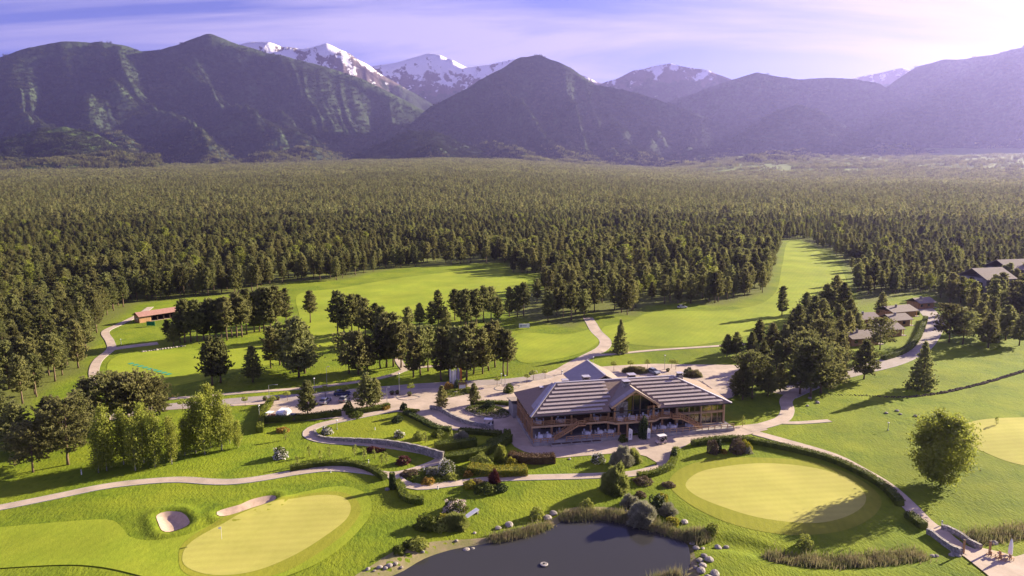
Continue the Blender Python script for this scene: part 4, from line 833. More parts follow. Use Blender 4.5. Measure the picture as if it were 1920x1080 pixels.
# ball-headed saplings, thin young trees
rg = np.random.default_rng(5); V, Fc = blob_mesh(.75, .75, .85, 420, .22, rg, base=.95); V[:, 2] += 1.75; m_ball = np_mesh('crown', V, Fc); m_ball.materials.append(M['lime']); mb = MB(); mb.tube([(0, 0, 0), (.02, 0, 1.0), (0, 0, 2.1)], [.06, .05, .03], 6); m_stem = mb.mesh('trunk', M['pinebark'], True)
BALLS = [(512, 762, 'at the corner of the car park hedge'), (539, 752, 'left of the silver car'), (610, 745, 'behind the silver car'), (648, 742, 'in front of the dark blue car'), (770, 738, 'on the kerbed traffic island'), (932, 722, 'at the pointed kerb near the clubhouse'), (988, 716, 'nearest the clubhouse corner along the back road'), (1000, 711, 'second along the back road behind the clubhouse'), (1022, 708, 'third along the back road behind the clubhouse'), (1151, 694, 'left behind the clubhouse roof ridge'), (1182, 692, 'beside the straw grass bed behind the roof'), (1214, 692, 'left of the grey car behind the clubhouse'), (1259, 690, 'first right of the grey car'), (1267, 692, 'second right of the grey car'),
         (343, 772, 'right of the birches by the road'), (460, 763, 'left of the car park entrance by the road')]
for i, (bx, by, w_) in enumerate(BALLS):
    x, y = G(bx, by); e = empty('ball_tree', (x, y, gz1(x, y)), i); s = random.uniform(.95, 1.2); e.scale = (s, s, s); link('trunk', m_stem, e); link('crown', m_ball, e); tag(e, 'ball-headed sapling ' + w_, 'tree', 'ball-headed saplings along the road')
V, Fc = blob_mesh(.45, .45, 1.9, 160, .22, rg, base=.2); V[:, 2] += .5; m_y = np_mesh('crown', V, Fc); m_y.materials.append(M['lime']); mb = MB(); mb.tube([(0, 0, 0), (.03, .02, 1.2), (0, 0, 2.4)], [.05, .04, .015], 6); m_ys = mb.mesh('trunk', M['pinebark'], True)
YT = [(535, 824, 'under the orange-flowered shrub'), (558, 874, 'lowest on the left lawn'), (580, 855, 'first of the row below the looping path'), (600, 862, 'second of the row below the looping path'), (618, 855, 'third of the row below the looping path'), (665, 855, 'left of the long red shrub'), (683, 862, 'below the long red shrub'), (702, 860, 'right below the long red shrub'), (715, 870, 'nearest the path crossing'), (724, 870, 'beside the one nearest the crossing'), (798, 830, 'on the bright lawn by the yellow-green bush'), (845, 828, 'above the tall block hedge'), (823, 832, 'left of the block hedge'), (1868, 797, 'on the right lawn edge'), (1392, 800, 'right of the clubhouse lawn')]
for i, (bx, by, w_) in enumerate(YT):
    x, y = G(bx, by); e = empty('young_tree', (x, y, gz1(x, y)), i * 2.2); s = random.uniform(.8, 1.1); e.scale = (s, s, s); link('trunk', m_ys, e); link('crown', m_y, e); tag(e, 'thin staked young tree ' + w_, 'tree', 'staked young trees in the garden')
# column topiary
x, y = G(736, 916); e = empty('column_topiary', (x, y, gz1(x, y))); n_ = 1500; a = rg.random(n_) * 6.283; zz = rg.random(n_) * 3.1; V, Fc = leaves(np.stack([np.cos(a) * (.62 - .05 * zz), np.sin(a) * (.62 - .05 * zz), zz], 1), .2, rg); link('foliage', np_mesh('foliage', V, Fc), e, M['conifer']); mb = MB(); mb.lathe([(.55, 0), (.5, 1.5), (.4, 3.0)], 10); mb.build('branches', M['hedge'], e); tag(e, 'tall clipped column topiary beside the near green', 'shrub')

# ------------------------------------------------------------------ single pines on the course
PN = {
 'the clump left of the birches': [(62, 886, 795, 'old'), (127, 872, 752, 'old'), (35, 852, 752, 'open'), (12, 838, 735, 'forest'), (95, 842, 745, 'open'), (150, 835, 730, 'open'), (165, 812, 715, 'forest')],
 'the dark clump behind the birches': [(205, 806, 706, 'old'), (238, 800, 708, 'old'), (262, 802, 704, 'old'), (288, 796, 713, 'old'), (222, 790, 703, 'open'), (300, 778, 716, 'open')],
 'the scattered pines on the lower fairway': [(398, 722, 629, 'open'), (414, 718, 632, 'open'), (474, 717, 649, 'open'), (508, 690, 613, 'forest'), (525, 684, 605, 'forest'), (560, 708, 594, 'open'), (572, 700, 604, 'open'), (548, 692, 598, 'open'), (582, 605, 546, 'forest')],
 'the long grove by the practice range': [(315, 641, 600, 'forest'), (326, 648, 606, 'open'), (338, 642, 580, 'open'), (347, 643, 562, 'forest'), (358, 641, 566, 'forest'), (370, 640, 563, 'forest'), (382, 637, 568, 'forest'), (394, 634, 560, 'forest'), (404, 636, 562, 'forest'), (415, 634, 560, 'forest'), (426, 638, 557, 'forest'), (435, 633, 560, 'forest'), (444, 632, 550, 'forest'), (454, 632, 556, 'forest'), (463, 627, 543, 'forest'), (477, 623, 548, 'forest'), (487, 622, 545, 'forest'), (495, 620, 540, 'forest'), (508, 621, 541, 'forest'), (518, 618, 538, 'forest'), (537, 604, 541, 'forest')],
 'the middle grove on the fairway': [(633, 626, 547, 'forest'), (645, 628, 552, 'forest'), (660, 626, 553, 'forest'), (673, 623, 553, 'forest'), (685, 630, 560, 'forest'), (705, 628, 568, 'open'), (716, 640, 575, 'forest'), (765, 642, 577, 'forest'), (787, 611, 568, 'open'), (810, 618, 566, 'forest'), (822, 608, 545, 'forest'), (836, 621, 575, 'open'), (853, 601, 543, 'forest'), (864, 606, 546, 'forest'), (873, 612, 543, 'forest'), (884, 606, 545, 'forest'), (893, 608, 543, 'forest'), (907, 604, 537, 'forest'), (921, 601, 538, 'forest'), (934, 614, 558, 'forest'), (955, 594, 538, 'forest'), (970, 594, 537, 'forest')],
 'the grove behind the feather flags': [(655, 700, 625, 'old'), (672, 702, 620, 'open'), (690, 698, 628, 'open'), (713, 691, 610, 'forest'), (725, 689, 588, 'forest'), (738, 688, 588, 'forest'), (752, 690, 605, 'forest'), (775, 707, 620, 'forest'), (788, 703, 613, 'forest'), (803, 696, 612, 'forest'), (827, 713, 615, 'forest'), (842, 706, 612, 'forest'), (858, 713, 613, 'forest'), (875, 712, 612, 'forest'), (888, 701, 606, 'forest'), (905, 700, 615, 'forest'), (916, 694, 608, 'forest'), (928, 688, 602, 'forest'), (944, 703, 616, 'forest'), (951, 703, 620, 'forest')],
 'the group around the car park and forecourt': [(577, 782, 712, 'open'), (688, 766, 698, 'open'), (704, 763, 706, 'open'), (829, 767, 722, 'open'), (889, 760, 717, 'open')],
 'the cluster right of the clubhouse': [(1392, 748, 680, 'open'), (1410, 746, 663, 'old'), (1440, 742, 684, 'open'), (1463, 734, 680, 'open'), (1380, 738, 695, 'open'), (1428, 730, 668, 'open'), (1500, 738, 648, 'open'), (1520, 742, 640, 'old'), (1538, 736, 634, 'open'), (1560, 728, 642, 'open'), (1572, 715, 650, 'open'), (1480, 690, 632, 'open'), (1498, 676, 612, 'open'), (1363, 669, 626, 'open'), (1380, 668, 622, 'open'), (1422, 652, 599, 'open'), (1447, 660, 606, 'open'), (1466, 592, 537, 'forest'), (1487, 632, 578, 'open'), (1510, 604, 548, 'open'), (1530, 640, 580, 'spruce'), (1548, 592, 532, 'open'), (1565, 580, 516, 'open'), (1580, 590, 529, 'open'), (1592, 616, 560, 'open'), (1526, 612, 554, 'open'), (1555, 650, 592, 'open'), (1606, 632, 586, 'open'), (1540, 620, 560, 'open'), (1570, 625, 570, 'open'), (1495, 640, 572, 'open'), (1515, 655, 590, 'open'), (1541, 668, 602, 'old'), (1573, 662, 600, 'open'), (1588, 642, 582, 'open'), (1511, 692, 624, 'old'), (1546, 702, 632, 'open'), (1574, 688, 626, 'open'), (1470, 662, 608, 'open'), (1456, 692, 638, 'open'), (1430, 690, 640, 'open'), (1408, 668, 622, 'open')],
 'the loose pines beside the access road': [(1620, 711, 637, 'open'), (1728, 729, 640, 'spruce'), (1650, 656, 598, 'old'), (1780, 642, 573, 'old'), (1805, 645, 585, 'old'), (1853, 652, 587, 'open'), (1911, 648, 590, 'open'), (1652, 592, 548, 'open'), (1835, 632, 566, 'open'), (1885, 638, 572, 'open')],
}
for cl, L_ in PN.items():
    for i, (bx, by, ty, st) in enumerate(sorted(L_)):
        x, y = G(bx, by); add_pine(x, y, top_h(bx, by, ty), st, '%s pine from the left in %s' % (ordn(i + 1), cl), 'pines on the golf course', squash=1.12 if st != 'forest' else 1.05)
x, y = G(1163, 661); add_pine(x, y, top_h(1163, 661, 598), 'spruce', 'lone conical spruce by the road fork', 'pines on the golf course', name='spruce_tree')

# ------------------------------------------------------------------ the clubhouse (local frame: X along the front, Y to the back)
LX, LY = G(997, 826); LODGE = empty('clubhouse', (LX, LY, 0.0), R(11.6))
tag(LODGE, 'two-storey timber clubhouse with rows of tilted panels on its hipped roof', 'clubhouse')
def lp(name, mb, m, parent=None, smooth=False): return mb.build(name, m, parent or LODGE, smooth)
PL0 = .75; DK = 3.65; EV = 6.05; RZ = 10.7
ROOF_F = -1.8; ROOF_B = 14.8; XL, XR = -.7, 46.2; RY = 6.4; RXL, RXR = 7.0, 35.4
# base, floors, inner walls
mb = MB(); mb.box(-.5, 19.2, -3.6, 14, 0, PL0); mb.box(24.2, 46.2, -3.6, 14, 0, PL0); lp('plinth', mb, M['plinth'])
mb = MB(); mb.box(19.2, 24.2, -.4, 14, .002, .06); lp('entrance_floor', mb, M['paving'])
mb = MB(); mb.box(3.2, 14.6, -4.5, -3.9, 0, .5); lp('low_wall', mb, M['plinth'])
for i in range(5):
    x0 = 3.4 + i * 2.25; mb = MB(); mb.box(x0, x0 + 1.9, -4.48, -4.0, .502, .60); lp('bench_slat', mb, M['wooddark'])
mb = MB(); mb.box(-.3, 33.6, -1.2, 6.0, DK - .28, DK); mb.prism([(16.6, -1.25), (18.2, -2.6), (27.4, -2.6), (29.0, -1.25)], DK - .275, DK + .003); lp('upper_deck', mb, M['wood'])
mb = MB(); mb.box(3.2, 33.4, 4.2, 13.4, PL0, 6.6); mb.box(33.4, 45.2, 6.5, 13.4, PL0, 6.6); lp('inner_wall', mb, M['wooddark'])
for i in range(9):   # dark glazed doors in the inner wall, both floors
    for z0 in (PL0 + .05, DK + .05):
        x0 = 4.2 + i * 3.2; mb = MB(); mb.box(x0, x0 + 2.5, 4.14, 4.19, z0, z0 + 2.2); d_ = lp('glazed_door', mb, M['darkglass']); mb = MB(); mb.box(x0 + 1.2, x0 + 1.3, 4.10, 4.138, z0, z0 + 2.2); mb.box(x0 - .08, x0, 4.10, 4.19, z0, z0 + 2.28); mb.box(x0 + 2.5, x0 + 2.58, 4.10, 4.19, z0, z0 + 2.28); lp('frame', mb, M['wood'], d_)
# posts
def post(x, y, z0, z1, w=.42, m='wood'):
    mb = MB(); mb.box(x - w / 2, x + w / 2, y - w / 2, y + w / 2, z0, z1); return lp('post', mb, M[m])
for x_ in (0, 4.45, 8.9, 13.35, 17.4): post(x_, 0, PL0, EV - .05)
for x_ in (26.8, 30.2, 33.5): post(x_, 0, PL0, EV - .05)
for x_ in (19.0, 21.0, 24.4, 26.6): post(x_, -2.3, 0 if 19.2 < x_ < 24.2 else PL0, DK - .28, .34)
for y_ in (3.6, 7.2, 10.8, 14.2): post(0, y_, 0.0 if y_ > 5 else PL0, EV - .05)
for y_ in (1.8, 5.4, 9.0, 12.6): post(-.1, y_, PL0, DK - .28, .3)
mb = MB(); mb.box(-.35, 1.2, 6.0, 14.2, DK - .27, DK - .01); lp('side_gallery', mb, M['wood'])
# beams
mb = MB(); mb.box(-.3, 17.6, -.16, .16, EV - .35, EV - .05); mb.box(26.6, 45.2, -.16, .16, EV - .35, EV - .05); mb.box(-.16, .16, .17, 14.3, EV - .34, EV - .06); lp('eaves_beam', mb, M['wood'])
mb = MB(); mb.box(-.32, 16.6, -1.34, -1.2, DK - .42, DK + .02); mb.box(29.0, 33.6, -1.34, -1.2, DK - .42, DK + .02); mb.beam((16.6, -1.33, DK - .2), (18.2, -2.68, DK - .2), .14, .44); mb.box(18.2, 27.4, -2.75, -2.6, DK - .42, DK + .02); mb.beam((27.4, -2.68, DK - .2), (29.0, -1.33, DK - .2), .14, .44); lp('deck_beam', mb, M['woodlight'])
# railings
def rail(name, pts, z, h=1.0, m='wood', rails=3, step=2.2):
    r = None; mb = MB()
    for a, b in zip(pts[:-1], pts[1:]):
        for k in range(rails): zz = h * (k + 1) / rails; mb.beam((a[0], a[1], a[2] + zz), (b[0], b[1], b[2] + zz), .09, .10 if k < rails - 1 else .13)
    o = lp(name, mb, M[m])
    for a, b in zip(pts[:-1], pts[1:]):
        L_ = math.dist(a, b); n = max(1, round(L_ / step))
        for i in range(n + 1):
            f = i / n; mb = MB(); px_, py_, pz_ = (a[j] + (b[j] - a[j]) * f for j in range(3)); mb.box(px_ - .07, px_ + .07, py_ - .072, py_ + .072, pz_ + .01, pz_ + h + .08); lp('baluster', mb, M[m], o)
    return o
rail('upper_railing', [(-.2, -1.2, DK), (9.6, -1.2, DK)], DK); rail('upper_railing', [(11.4, -1.2, DK), (16.6, -1.2, DK), (18.2, -2.6, DK), (27.4, -2.6, DK), (29.0, -1.2, DK), (31.6, -1.2, DK)], DK)
rail('side_railing', [(-.25, -1.0, DK), (-.25, 6.0, DK), (-.25, 14.0, DK)], DK)
rail('terrace_railing', [(-.4, -3.5, PL0), (4.2, -3.5, PL0)], PL0, .9, rails=2, step=1.6); rail('terrace_railing', [(6.8, -3.5, PL0), (19.0, -3.5, PL0)], PL0, .9, rails=2, step=1.6); rail('terrace_railing', [(24.4, -3.5, PL0), (46.0, -3.5, PL0)], PL0, .9, 'woodlight', 2, 1.6)
rail('side_terrace_railing', [(-.4, -3.4, PL0), (-.4, 6, PL0)], PL0, .9, rails=2)
# stairs
def stair(xt, xf, y0=-2.55, y1=-1.42):
    st = None; n = 15; mb = MB(); s = 1 if xf > xt else -1
    for yy in (y0, y1): mb.beam((xt, yy, DK - .1), (xf, yy, PL0 + .05), .1, .34)
    st = lp('staircase', mb, M['wood'])
    for i in range(n):
        f = (i + .5) / n; x_ = xt + (xf - xt) * f; z_ = DK - (DK - PL0) * (i + 1) / (n + 1); mb = MB(); mb.box(x_ - .18, x_ + .18, y0 + .06, y1 - .06, z_ - .05, z_); lp('tread', mb, M['woodlight'], st)
    for yy in (y0, y1):
        mb = MB()
        for h in (.45, .95): mb.beam((xt, yy, DK + h), (xf, yy, PL0 + h), .08, .1)
        for i in range(6):
            f = i / 5; x_ = xt + (xf - xt) * f; z_ = DK + (PL0 - DK) * f; mb.box(x_ - .06, x_ + .06, yy - .06, yy + .06, z_, z_ + 1.02)
        lp('handrail', mb, M['wood'], st)
mb = MB(); mb.box(9.6, 11.4, -2.6, -1.36, DK - .25, DK - .003); mb.box(31.6, 33.5, -2.6, -1.36, DK - .25, DK - .003); lp('stair_landing', mb, M['wood'])
stair(9.7, 4.6); stair(33.4, 38.6)
rail('landing_railing', [(9.7, -2.56, DK), (11.4, -2.56, DK), (11.4, -1.25, DK)], DK, step=1.7); rail('landing_railing', [(31.6, -1.25, DK), (31.6, -2.56, DK), (33.4, -2.56, DK)], DK, step=1.7)
# glazed right wing
gl = bpy.data.materials.new('window glass'); gl.use_nodes = True; t = gl.node_tree; t.nodes.clear(); o_ = t.nodes.new('ShaderNodeOutputMaterial'); mx = t.nodes.new('ShaderNodeMixShader'); tr = t.nodes.new('ShaderNodeBsdfTransparent'); gs = t.nodes.new('ShaderNodeBsdfGlossy'); gs.inputs['Roughness'].default_value = .03; fr = t.nodes.new('ShaderNodeFresnel'); fr.inputs['IOR'].default_value = 1.8
tr.inputs[0].default_value = (.75, .74, .70, 1); t.links.new(fr.outputs[0], mx.inputs[0]); t.links.new(tr.outputs[0], mx.inputs[1]); t.links.new(gs.outputs[0], mx.inputs[2]); t.links.new(mx.outputs[0], o_.inputs[0]); M['glass'] = gl
gx = [33.9, 36.7, 39.5, 42.3, 45.1]
for i in range(4):
    for z0, z1 in ((PL0 + .15, DK - .25), (DK + .15, EV - .4)):
        mb = MB(); mb.box(gx[i] + .12, gx[i + 1] - .12, -.02, .02, z0 + .12, z1 - .12); w_ = lp('window', mb, M['glass'])
        mb = MB(); a, b = gx[i], gx[i + 1]; mb.box(a, b, -.06, .06, z0, z0 + .12); mb.box(a, b, -.06, .06, z1 - .12, z1); mb.box(a, a + .12, -.06, .06, z0 + .121, z1 - .121); mb.box(b - .12, b, -.06, .06, z0 + .121, z1 - .121); mb.box((a + b) / 2 - .04, (a + b) / 2 + .04, -.05, .05, z0 + .121, z1 - .121); lp('frame', mb, M['woodlight'], w_)
for j in range(4):
    for z0, z1 in ((PL0 + .15, DK - .25), (DK + .15, EV - .4)):
        mb = MB(); a, b = .4 + j * 3.2, .4 + (j + 1) * 3.2; mb.box(45.12, 45.16, a + .1, b - .1, z0 + .1, z1 - .1); w_ = lp('window', mb, M['glass']); mb = MB(); mb.box(45.08, 45.2, a, a + .14, z0, z1); mb.box(45.08, 45.2, a + .141, b, z0, z0 + .12); mb.box(45.08, 45.2, a + .141, b, z1 - .12, z1); lp('frame', mb, M['woodlight'], w_)
for x_ in (33.5, 39.5, 45.2): post(x_ + .001, -.25, PL0, EV - .36, .34, 'woodlight')
mb = MB(); mb.box(33.6, 45.3, -.3, 6.4, DK - .22, DK + .1); lp('wing_floor', mb, M['woodlight'])
# stone chimney breast under the gable
mb = MB(); mb.box(18.9, 21.7, -.5, .9, DK, 7.6); br = lp('chimney_breast', mb, M['stone']); mb = MB(); mb.box(19.8, 20.8, -.54, -.49, DK + 1.3, DK + 2.6); lp('fireplace_opening', mb, M['wooddark'], br)
for x_, w_ in ((21.9, .12), (23.6, .12), (25.3, .12)): mb = MB(); mb.box(x_, x_ + w_, 1.2, 1.32, DK, 8.6); lp('mullion', mb, M['woodlight'])
mb = MB(); mb.v = [(x_, y_, z_) for y_ in (1.36, 1.40) for x_, z_ in ((21.75, DK + .1), (27.4, DK + .1), (27.4, 7.2), (24.9, 8.9), (22.85, 10.1), (21.75, 9.5))]; mb.f = [[0, 1, 2, 3, 4, 5], [11, 10, 9, 8, 7, 6]]; mb.mi = [0, 0]; lp('gable_glazing', mb, M['darkglass'])
mb = MB(); mb.v = [(x_, y_, z_) for y_ in (1.0, 1.05) for x_, z_ in ((22.0, DK + .1), (23.2, DK + .1), (23.2, 9.3), (22.85, 9.8), (22.0, 9.3))]; mb.f = [[0, 1, 2, 3, 4], [9, 8, 7, 6, 5]]; mb.mi = [0, 0]; lp('curtain', mb, M['yellow'])
# main roof
def slab(name, pts, m, th=.22, parent=None):
    n = len(pts); mb = MB(); mb.add(list(pts) + [(p[0], p[1], p[2] - th) for p in pts], [tuple(range(n)), tuple(range(2 * n - 1, n - 1, -1))] + [(i, n + i, n + (i + 1) % n, (i + 1) % n) for i in range(n)]); return lp(name, mb, m, parent)
e0, e1, e2, e3 = (XL, ROOF_F, EV), (XR, ROOF_F, EV), (XR + 1.2, ROOF_B, EV), (XL, ROOF_B + 1.0, EV); r0, r1 = (RXL, RY, RZ), (RXR, RY, RZ)
_gx0, _gx1, _gxa, _gz0, _gza = 17.3, 28.4, 22.85, 6.95, 10.55
def _fs(x_, z_): return (x_, ROOF_F + (RY - ROOF_F) * (z_ - EV) / (RZ - EV), z_)
slab('roof_slope', [e0, (_gx0, ROOF_F, EV), _fs(_gx0, _gz0), _fs(_gxa, _gza), _fs(_gx1, _gz0), (_gx1, ROOF_F, EV), e1, r1, r0], M['shingle']); slab('roof_slope', [e1, e2, r1], M['shingle']); slab('roof_slope', [e3, e0, r0], M['shingle']); slab('roof_slope', [e2, e3, r0, r1], M['shingle2'])
mb = MB(); mb.beam(e0, r0, .5, .16); mb.beam(r0, r1, .5, .16); mb.beam(r1, e1, .5, .16); mb.beam(e2, r1, .4, .16); lp('ridge_cap', mb, M['panelframe'])
mb = MB(); mb.box(XL, XR, ROOF_F - .16, ROOF_F - .02, EV - .24, EV - .04); lp('gutter', mb, M['blackmetal'])
def onf(x_, f): return Vector((x_, ROOF_F + (RY - ROOF_F) * f, EV + (RZ - EV) * f))
# flush sheets on the left hip face
hipd = (Vector(r0) - Vector(e0)); inn = Vector((-.25, 1.0, 0)).normalized()
def hipface(a, b):   # a along the hip 0..1, b towards the back edge 0..1
    p0 = Vector(e0).lerp(Vector(r0), a); p1 = Vector(e3).lerp(Vector(r0), a); return p0.lerp(p1, b)
for i in range(6):
    a0, a1 = .16 + i * .13, .16 + (i + 1) * .13 - .006; b0 = .05; q = [hipface(a0, b0), hipface(a1, b0 + .0), hipface(a1, b0 + .16 / (1.05 - a1)), hipface(a0, b0 + .16 / (1.05 - a0))]
    slab('roof_sheet', [(p.x, p.y, p.z + .10) for p in q][::-1], M['sheet'], .05)
# tilted panels: eight rows on each half of the front slope
def panel_row(x0, x1, f, row):
    n = max(2, round((x1 - x0) / 1.62)); w = (x1 - x0) / n; rear = onf(0, f + .045); fr_ = onf(0, f - .028); zf = rear.z - .10; mb = MB()
    yF = fr_.y - .02
    for i in range(n + 1):
        xx = x0 + i * w; mb.beam((xx, yF + .06, fr_.z + .02), (xx, yF + .06, zf - .03), .05, .05); 
    mb.beam((x0, rear.y, rear.z + .03), (x1, rear.y, rear.z + .03), .07, .07)
    rk = lp('panel_rack', mb, M['panelframe'])
    for i in range(n):
        a, b = x0 + i * w + .015, x0 + (i + 1) * w - .015
        mb = MB(); mb.add([(a, yF, zf), (b, yF, zf), (b, rear.y, rear.z + .10), (a, rear.y, rear.z + .10), (a, yF, zf - .07), (b, yF, zf - .07), (b, rear.y, rear.z + .04), (a, rear.y, rear.z + .04)],
               [(0, 1, 2, 3), (7, 6, 5, 4), (0, 4, 5, 1), (1, 5, 6, 2), (2, 6, 7, 3), (3, 7, 4, 0)]); mb.mi = [0, 1, 1, 1, 1, 1]; o = mb.build('solar_panel', [M['panel'], M['panelframe']], rk)
for k in range(8):
    f = .075 + .118 * k; hipx = XL + (RXL - XL) * f; hipr = XR - (XR - RXR) * f
    panel_row(hipx + 1.0, min(15.0 + 7.9 * f, 18.4), f, k)
    panel_row(max(30.6 - 7.9 * f, 24.4), hipr - 1.2, f, k)
# entrance gable
gx0, gx1, gxa, gz0, gza = 17.3, 28.4, 22.85, 6.95, 10.55; gf, gb = -2.2, 6.3
def gback(xx, zz): return ROOF_F + (RY - ROOF_F) * (zz - EV) / (RZ - EV) + .1
slab('gable_roof', [(gx0, gf, gz0), (gxa, gf, gza), (gxa, gback(0, gza) + .3, gza), (gx0, gback(0, gz0), gz0)][::-1], M['shingle2'], .24)
slab('gable_roof', [(gxa, gf, gza), (gx1, gf, gz0), (gx1, gback(0, gz0), gz0), (gxa, gback(0, gza) + .3, gza)][::-1], M['shingle2'], .24)
for i in range(3):
    for j in range(3):
        u0, u1 = .05 + i * .31, .05 + (i + 1) * .31 - .012; yb = gback(0, gz0) - .3; v0, v1 = gf + .25 + j * (yb - gf) / 3.1, gf + .25 + (j + 1) * (yb - gf) / 3.1 - .06
        P_ = lambda u, v: (gx0 + (gxa - gx0) * u, v, gz0 + (gza - gz0) * u + .10)
        slab('roof_sheet', [P_(u0, v0), P_(u0, v1), P_(u1, v1), P_(u1, v0)][::-1], M['sheet'], .05)
mb = MB(); mb.beam((gx0, gf - .04, gz0 - .12), (gxa, gf - .04, gza - .12), .1, .42); mb.beam((gxa, gf - .04, gza - .12), (gx1, gf - .04, gz0 - .12), .1, .42); lp('barge_board', mb, M['woodlight'])
mb = MB(); mb.beam((gxa - 1.4, -1.4, gza - 1.25), (gxa + 1.4, -1.4, gza - 1.25), .2, .22); mb.beam((gxa - 4.6, -1.4, gz0 + .2), (gxa, -1.4, gza - .35), .2, .2); mb.beam((gxa + 4.6, -1.4, gz0 + .2), (gxa, -1.4, gza - .35), .2, .2); lp('truss', mb, M['wood'])
for x_ in (18.3, 27.4): post(x_, -1.5, DK + .01, gz0 - .3, .4)
# chimneys and roof huts
for (x_, y_, zt, w_) in ((4.4, 8.6, 9.3, 1.0), (11.0, 12.6, 9.4, 1.3), (15.2, 9.6, 10.9, 1.5), (37.2, 6.6, 11.3, 1.2), (22.4, 2.7, 11.4, 1.4), (26.6, 10.0, 10.6, 1.6)):
    mb = MB(); mb.box(x_ - w_ / 2, x_ + w_ / 2, y_ - w_ / 2, y_ + w_ / 2, 6.5, zt - .5); c_ = lp('chimney', mb, M['stone'])
    mb = MB(); mb.box(x_ - w_ / 2 + .1, x_ + w_ / 2 - .1, y_ - w_ / 2 + .1, y_ + w_ / 2 - .1, zt - .5, zt - .15); lp('flue', mb, M['dark'], c_); mb = MB(); mb.box(x_ - w_ / 2 - .15, x_ + w_ / 2 + .15, y_ - w_ / 2 - .15, y_ + w_ / 2 + .15, zt - .15, zt); lp('cap', mb, M['panelframe'], c_)
# rear annex with its own gabled roof
ax0, ax1, axm, ay0, ay1, az0, az1 = 14.8, 27.5, 21.2, 13.2, 27.5, 6.4, 9.7
mb = MB(); mb.box(ax0 + .8, ax1 - .8, 14.81, ay1 - .8, 0, az0 - .1); lp('annex_wall', mb, M['plinth'])
slab('annex_roof', [(ax0, ay0, az0), (axm, ay0, az1), (axm, ay1, az1), (ax0, ay1, az0)][::-1], M['sheet'], .25); slab('annex_roof', [(axm, ay0, az1), (ax1, ay0, az0), (ax1, ay1, az0), (axm, ay1, az1)][::-1], M['shingle2'], .25)
mb = MB(); mb.beam((axm, ay0, az1 + .04), (axm, ay1, az1 + .04), .4, .12); lp('annex_ridge_cap', mb, M['panelframe'])
mb = MB(); mb.box(-1.2, 9.0, 14.4, 19.5, 0, 3.4); lp('service_wing', mb, M['plinth']); slab('service_roof', [(-1.6, 14.2, 4.4), (9.4, 14.2, 4.4), (9.4, 20, 3.5), (-1.6, 20, 3.5)], M['shingle2'], .2)
# tall topiary and doorway greenery at the entrance
def lodge_pt(x_, y_, z_=0): v = LODGE.matrix_basis @ Vector((x_, y_, z_)); return v
# dining furniture
mb = MB(); mb.lathe([(.62, .05), (.60, .40), (.57, .72), (.56, .75)], 12); m_tab = mb.mesh('table_cloth', M['cloth'], False)
mb = MB(); mb.box(-.21, .21, -.21, .21, .42, .48); mb.box(-.21, .21, .17, .22, .48, .98)
for a in (-.17, .17):
    for b in (-.17, .17): mb.box(a - .025, a + .025, b - .025, b + .025, 0, .42)
m_chair = mb.mesh('dining_chair', M['cloth'])
def dining(lx, ly, lz, where, k):
    v = lodge_pt(lx, ly, lz); o = link('dining_table', m_tab); o.location = v; tag(o, 'round white-clothed table ' + where, 'table', 'dining tables on the clubhouse terraces')
    for j, s_ in enumerate(('near', 'right', 'far', 'left')):
        a = R(-90 + 90 * j + 11.6 + k * 7 % 20); c = link('dining_chair', m_chair); c.location = (v.x + math.cos(a) * .95, v.y + math.sin(a) * .95, v.z); c.rotation_euler = (0, 0, a - R(90)); tag(c, 'white chair, %s side of table %s' % (s_, where.replace('in the ', 'in ').replace(' on the', ',').replace('the ', '')), 'chair', 'dining chairs on the clubhouse terraces')
k = 0
for x_, w_ in ((1.7, 'in the left corner bay'), (6.9, 'under the left stairs'), (12.2, 'right of the left stairs'), (15.2, 'two bays left of the entrance'), (17.6, 'just left of the entrance'), (27.4, 'just right of the entrance'), (30.0, 'in the second bay right of the entrance'), (32.4, 'under the right stairs'), (36.5, 'in front of the glazed wing'), (3.6, 'second from the left corner')):
    dining(x_, -1.0 if x_ != 6.9 else .8, PL0, w_ + ' on the lower terrace', k); k += 1
for x_, y_, w_ in ((1.6, .4, 'at the left corner'), (6.6, .4, 'in the second bay'), (14.6, .2, 'left of the gable'), (19.6, -1.3, 'left under the gable'), (22.6, -1.4, 'in the middle under the gable'), (25.6, -1.3, 'right under the gable'), (28.4, .4, 'right beside the gable'), (31.2, .6, 'next to the glazed wing'), (36.4, 2.4, 'behind the first upper window'), (41.5, 2.4, 'behind the last upper window')):
    dining(x_, y_, DK + .01 + (.1 if x_ > 33.6 else 0), w_ + ' on the upper deck', k); k += 1
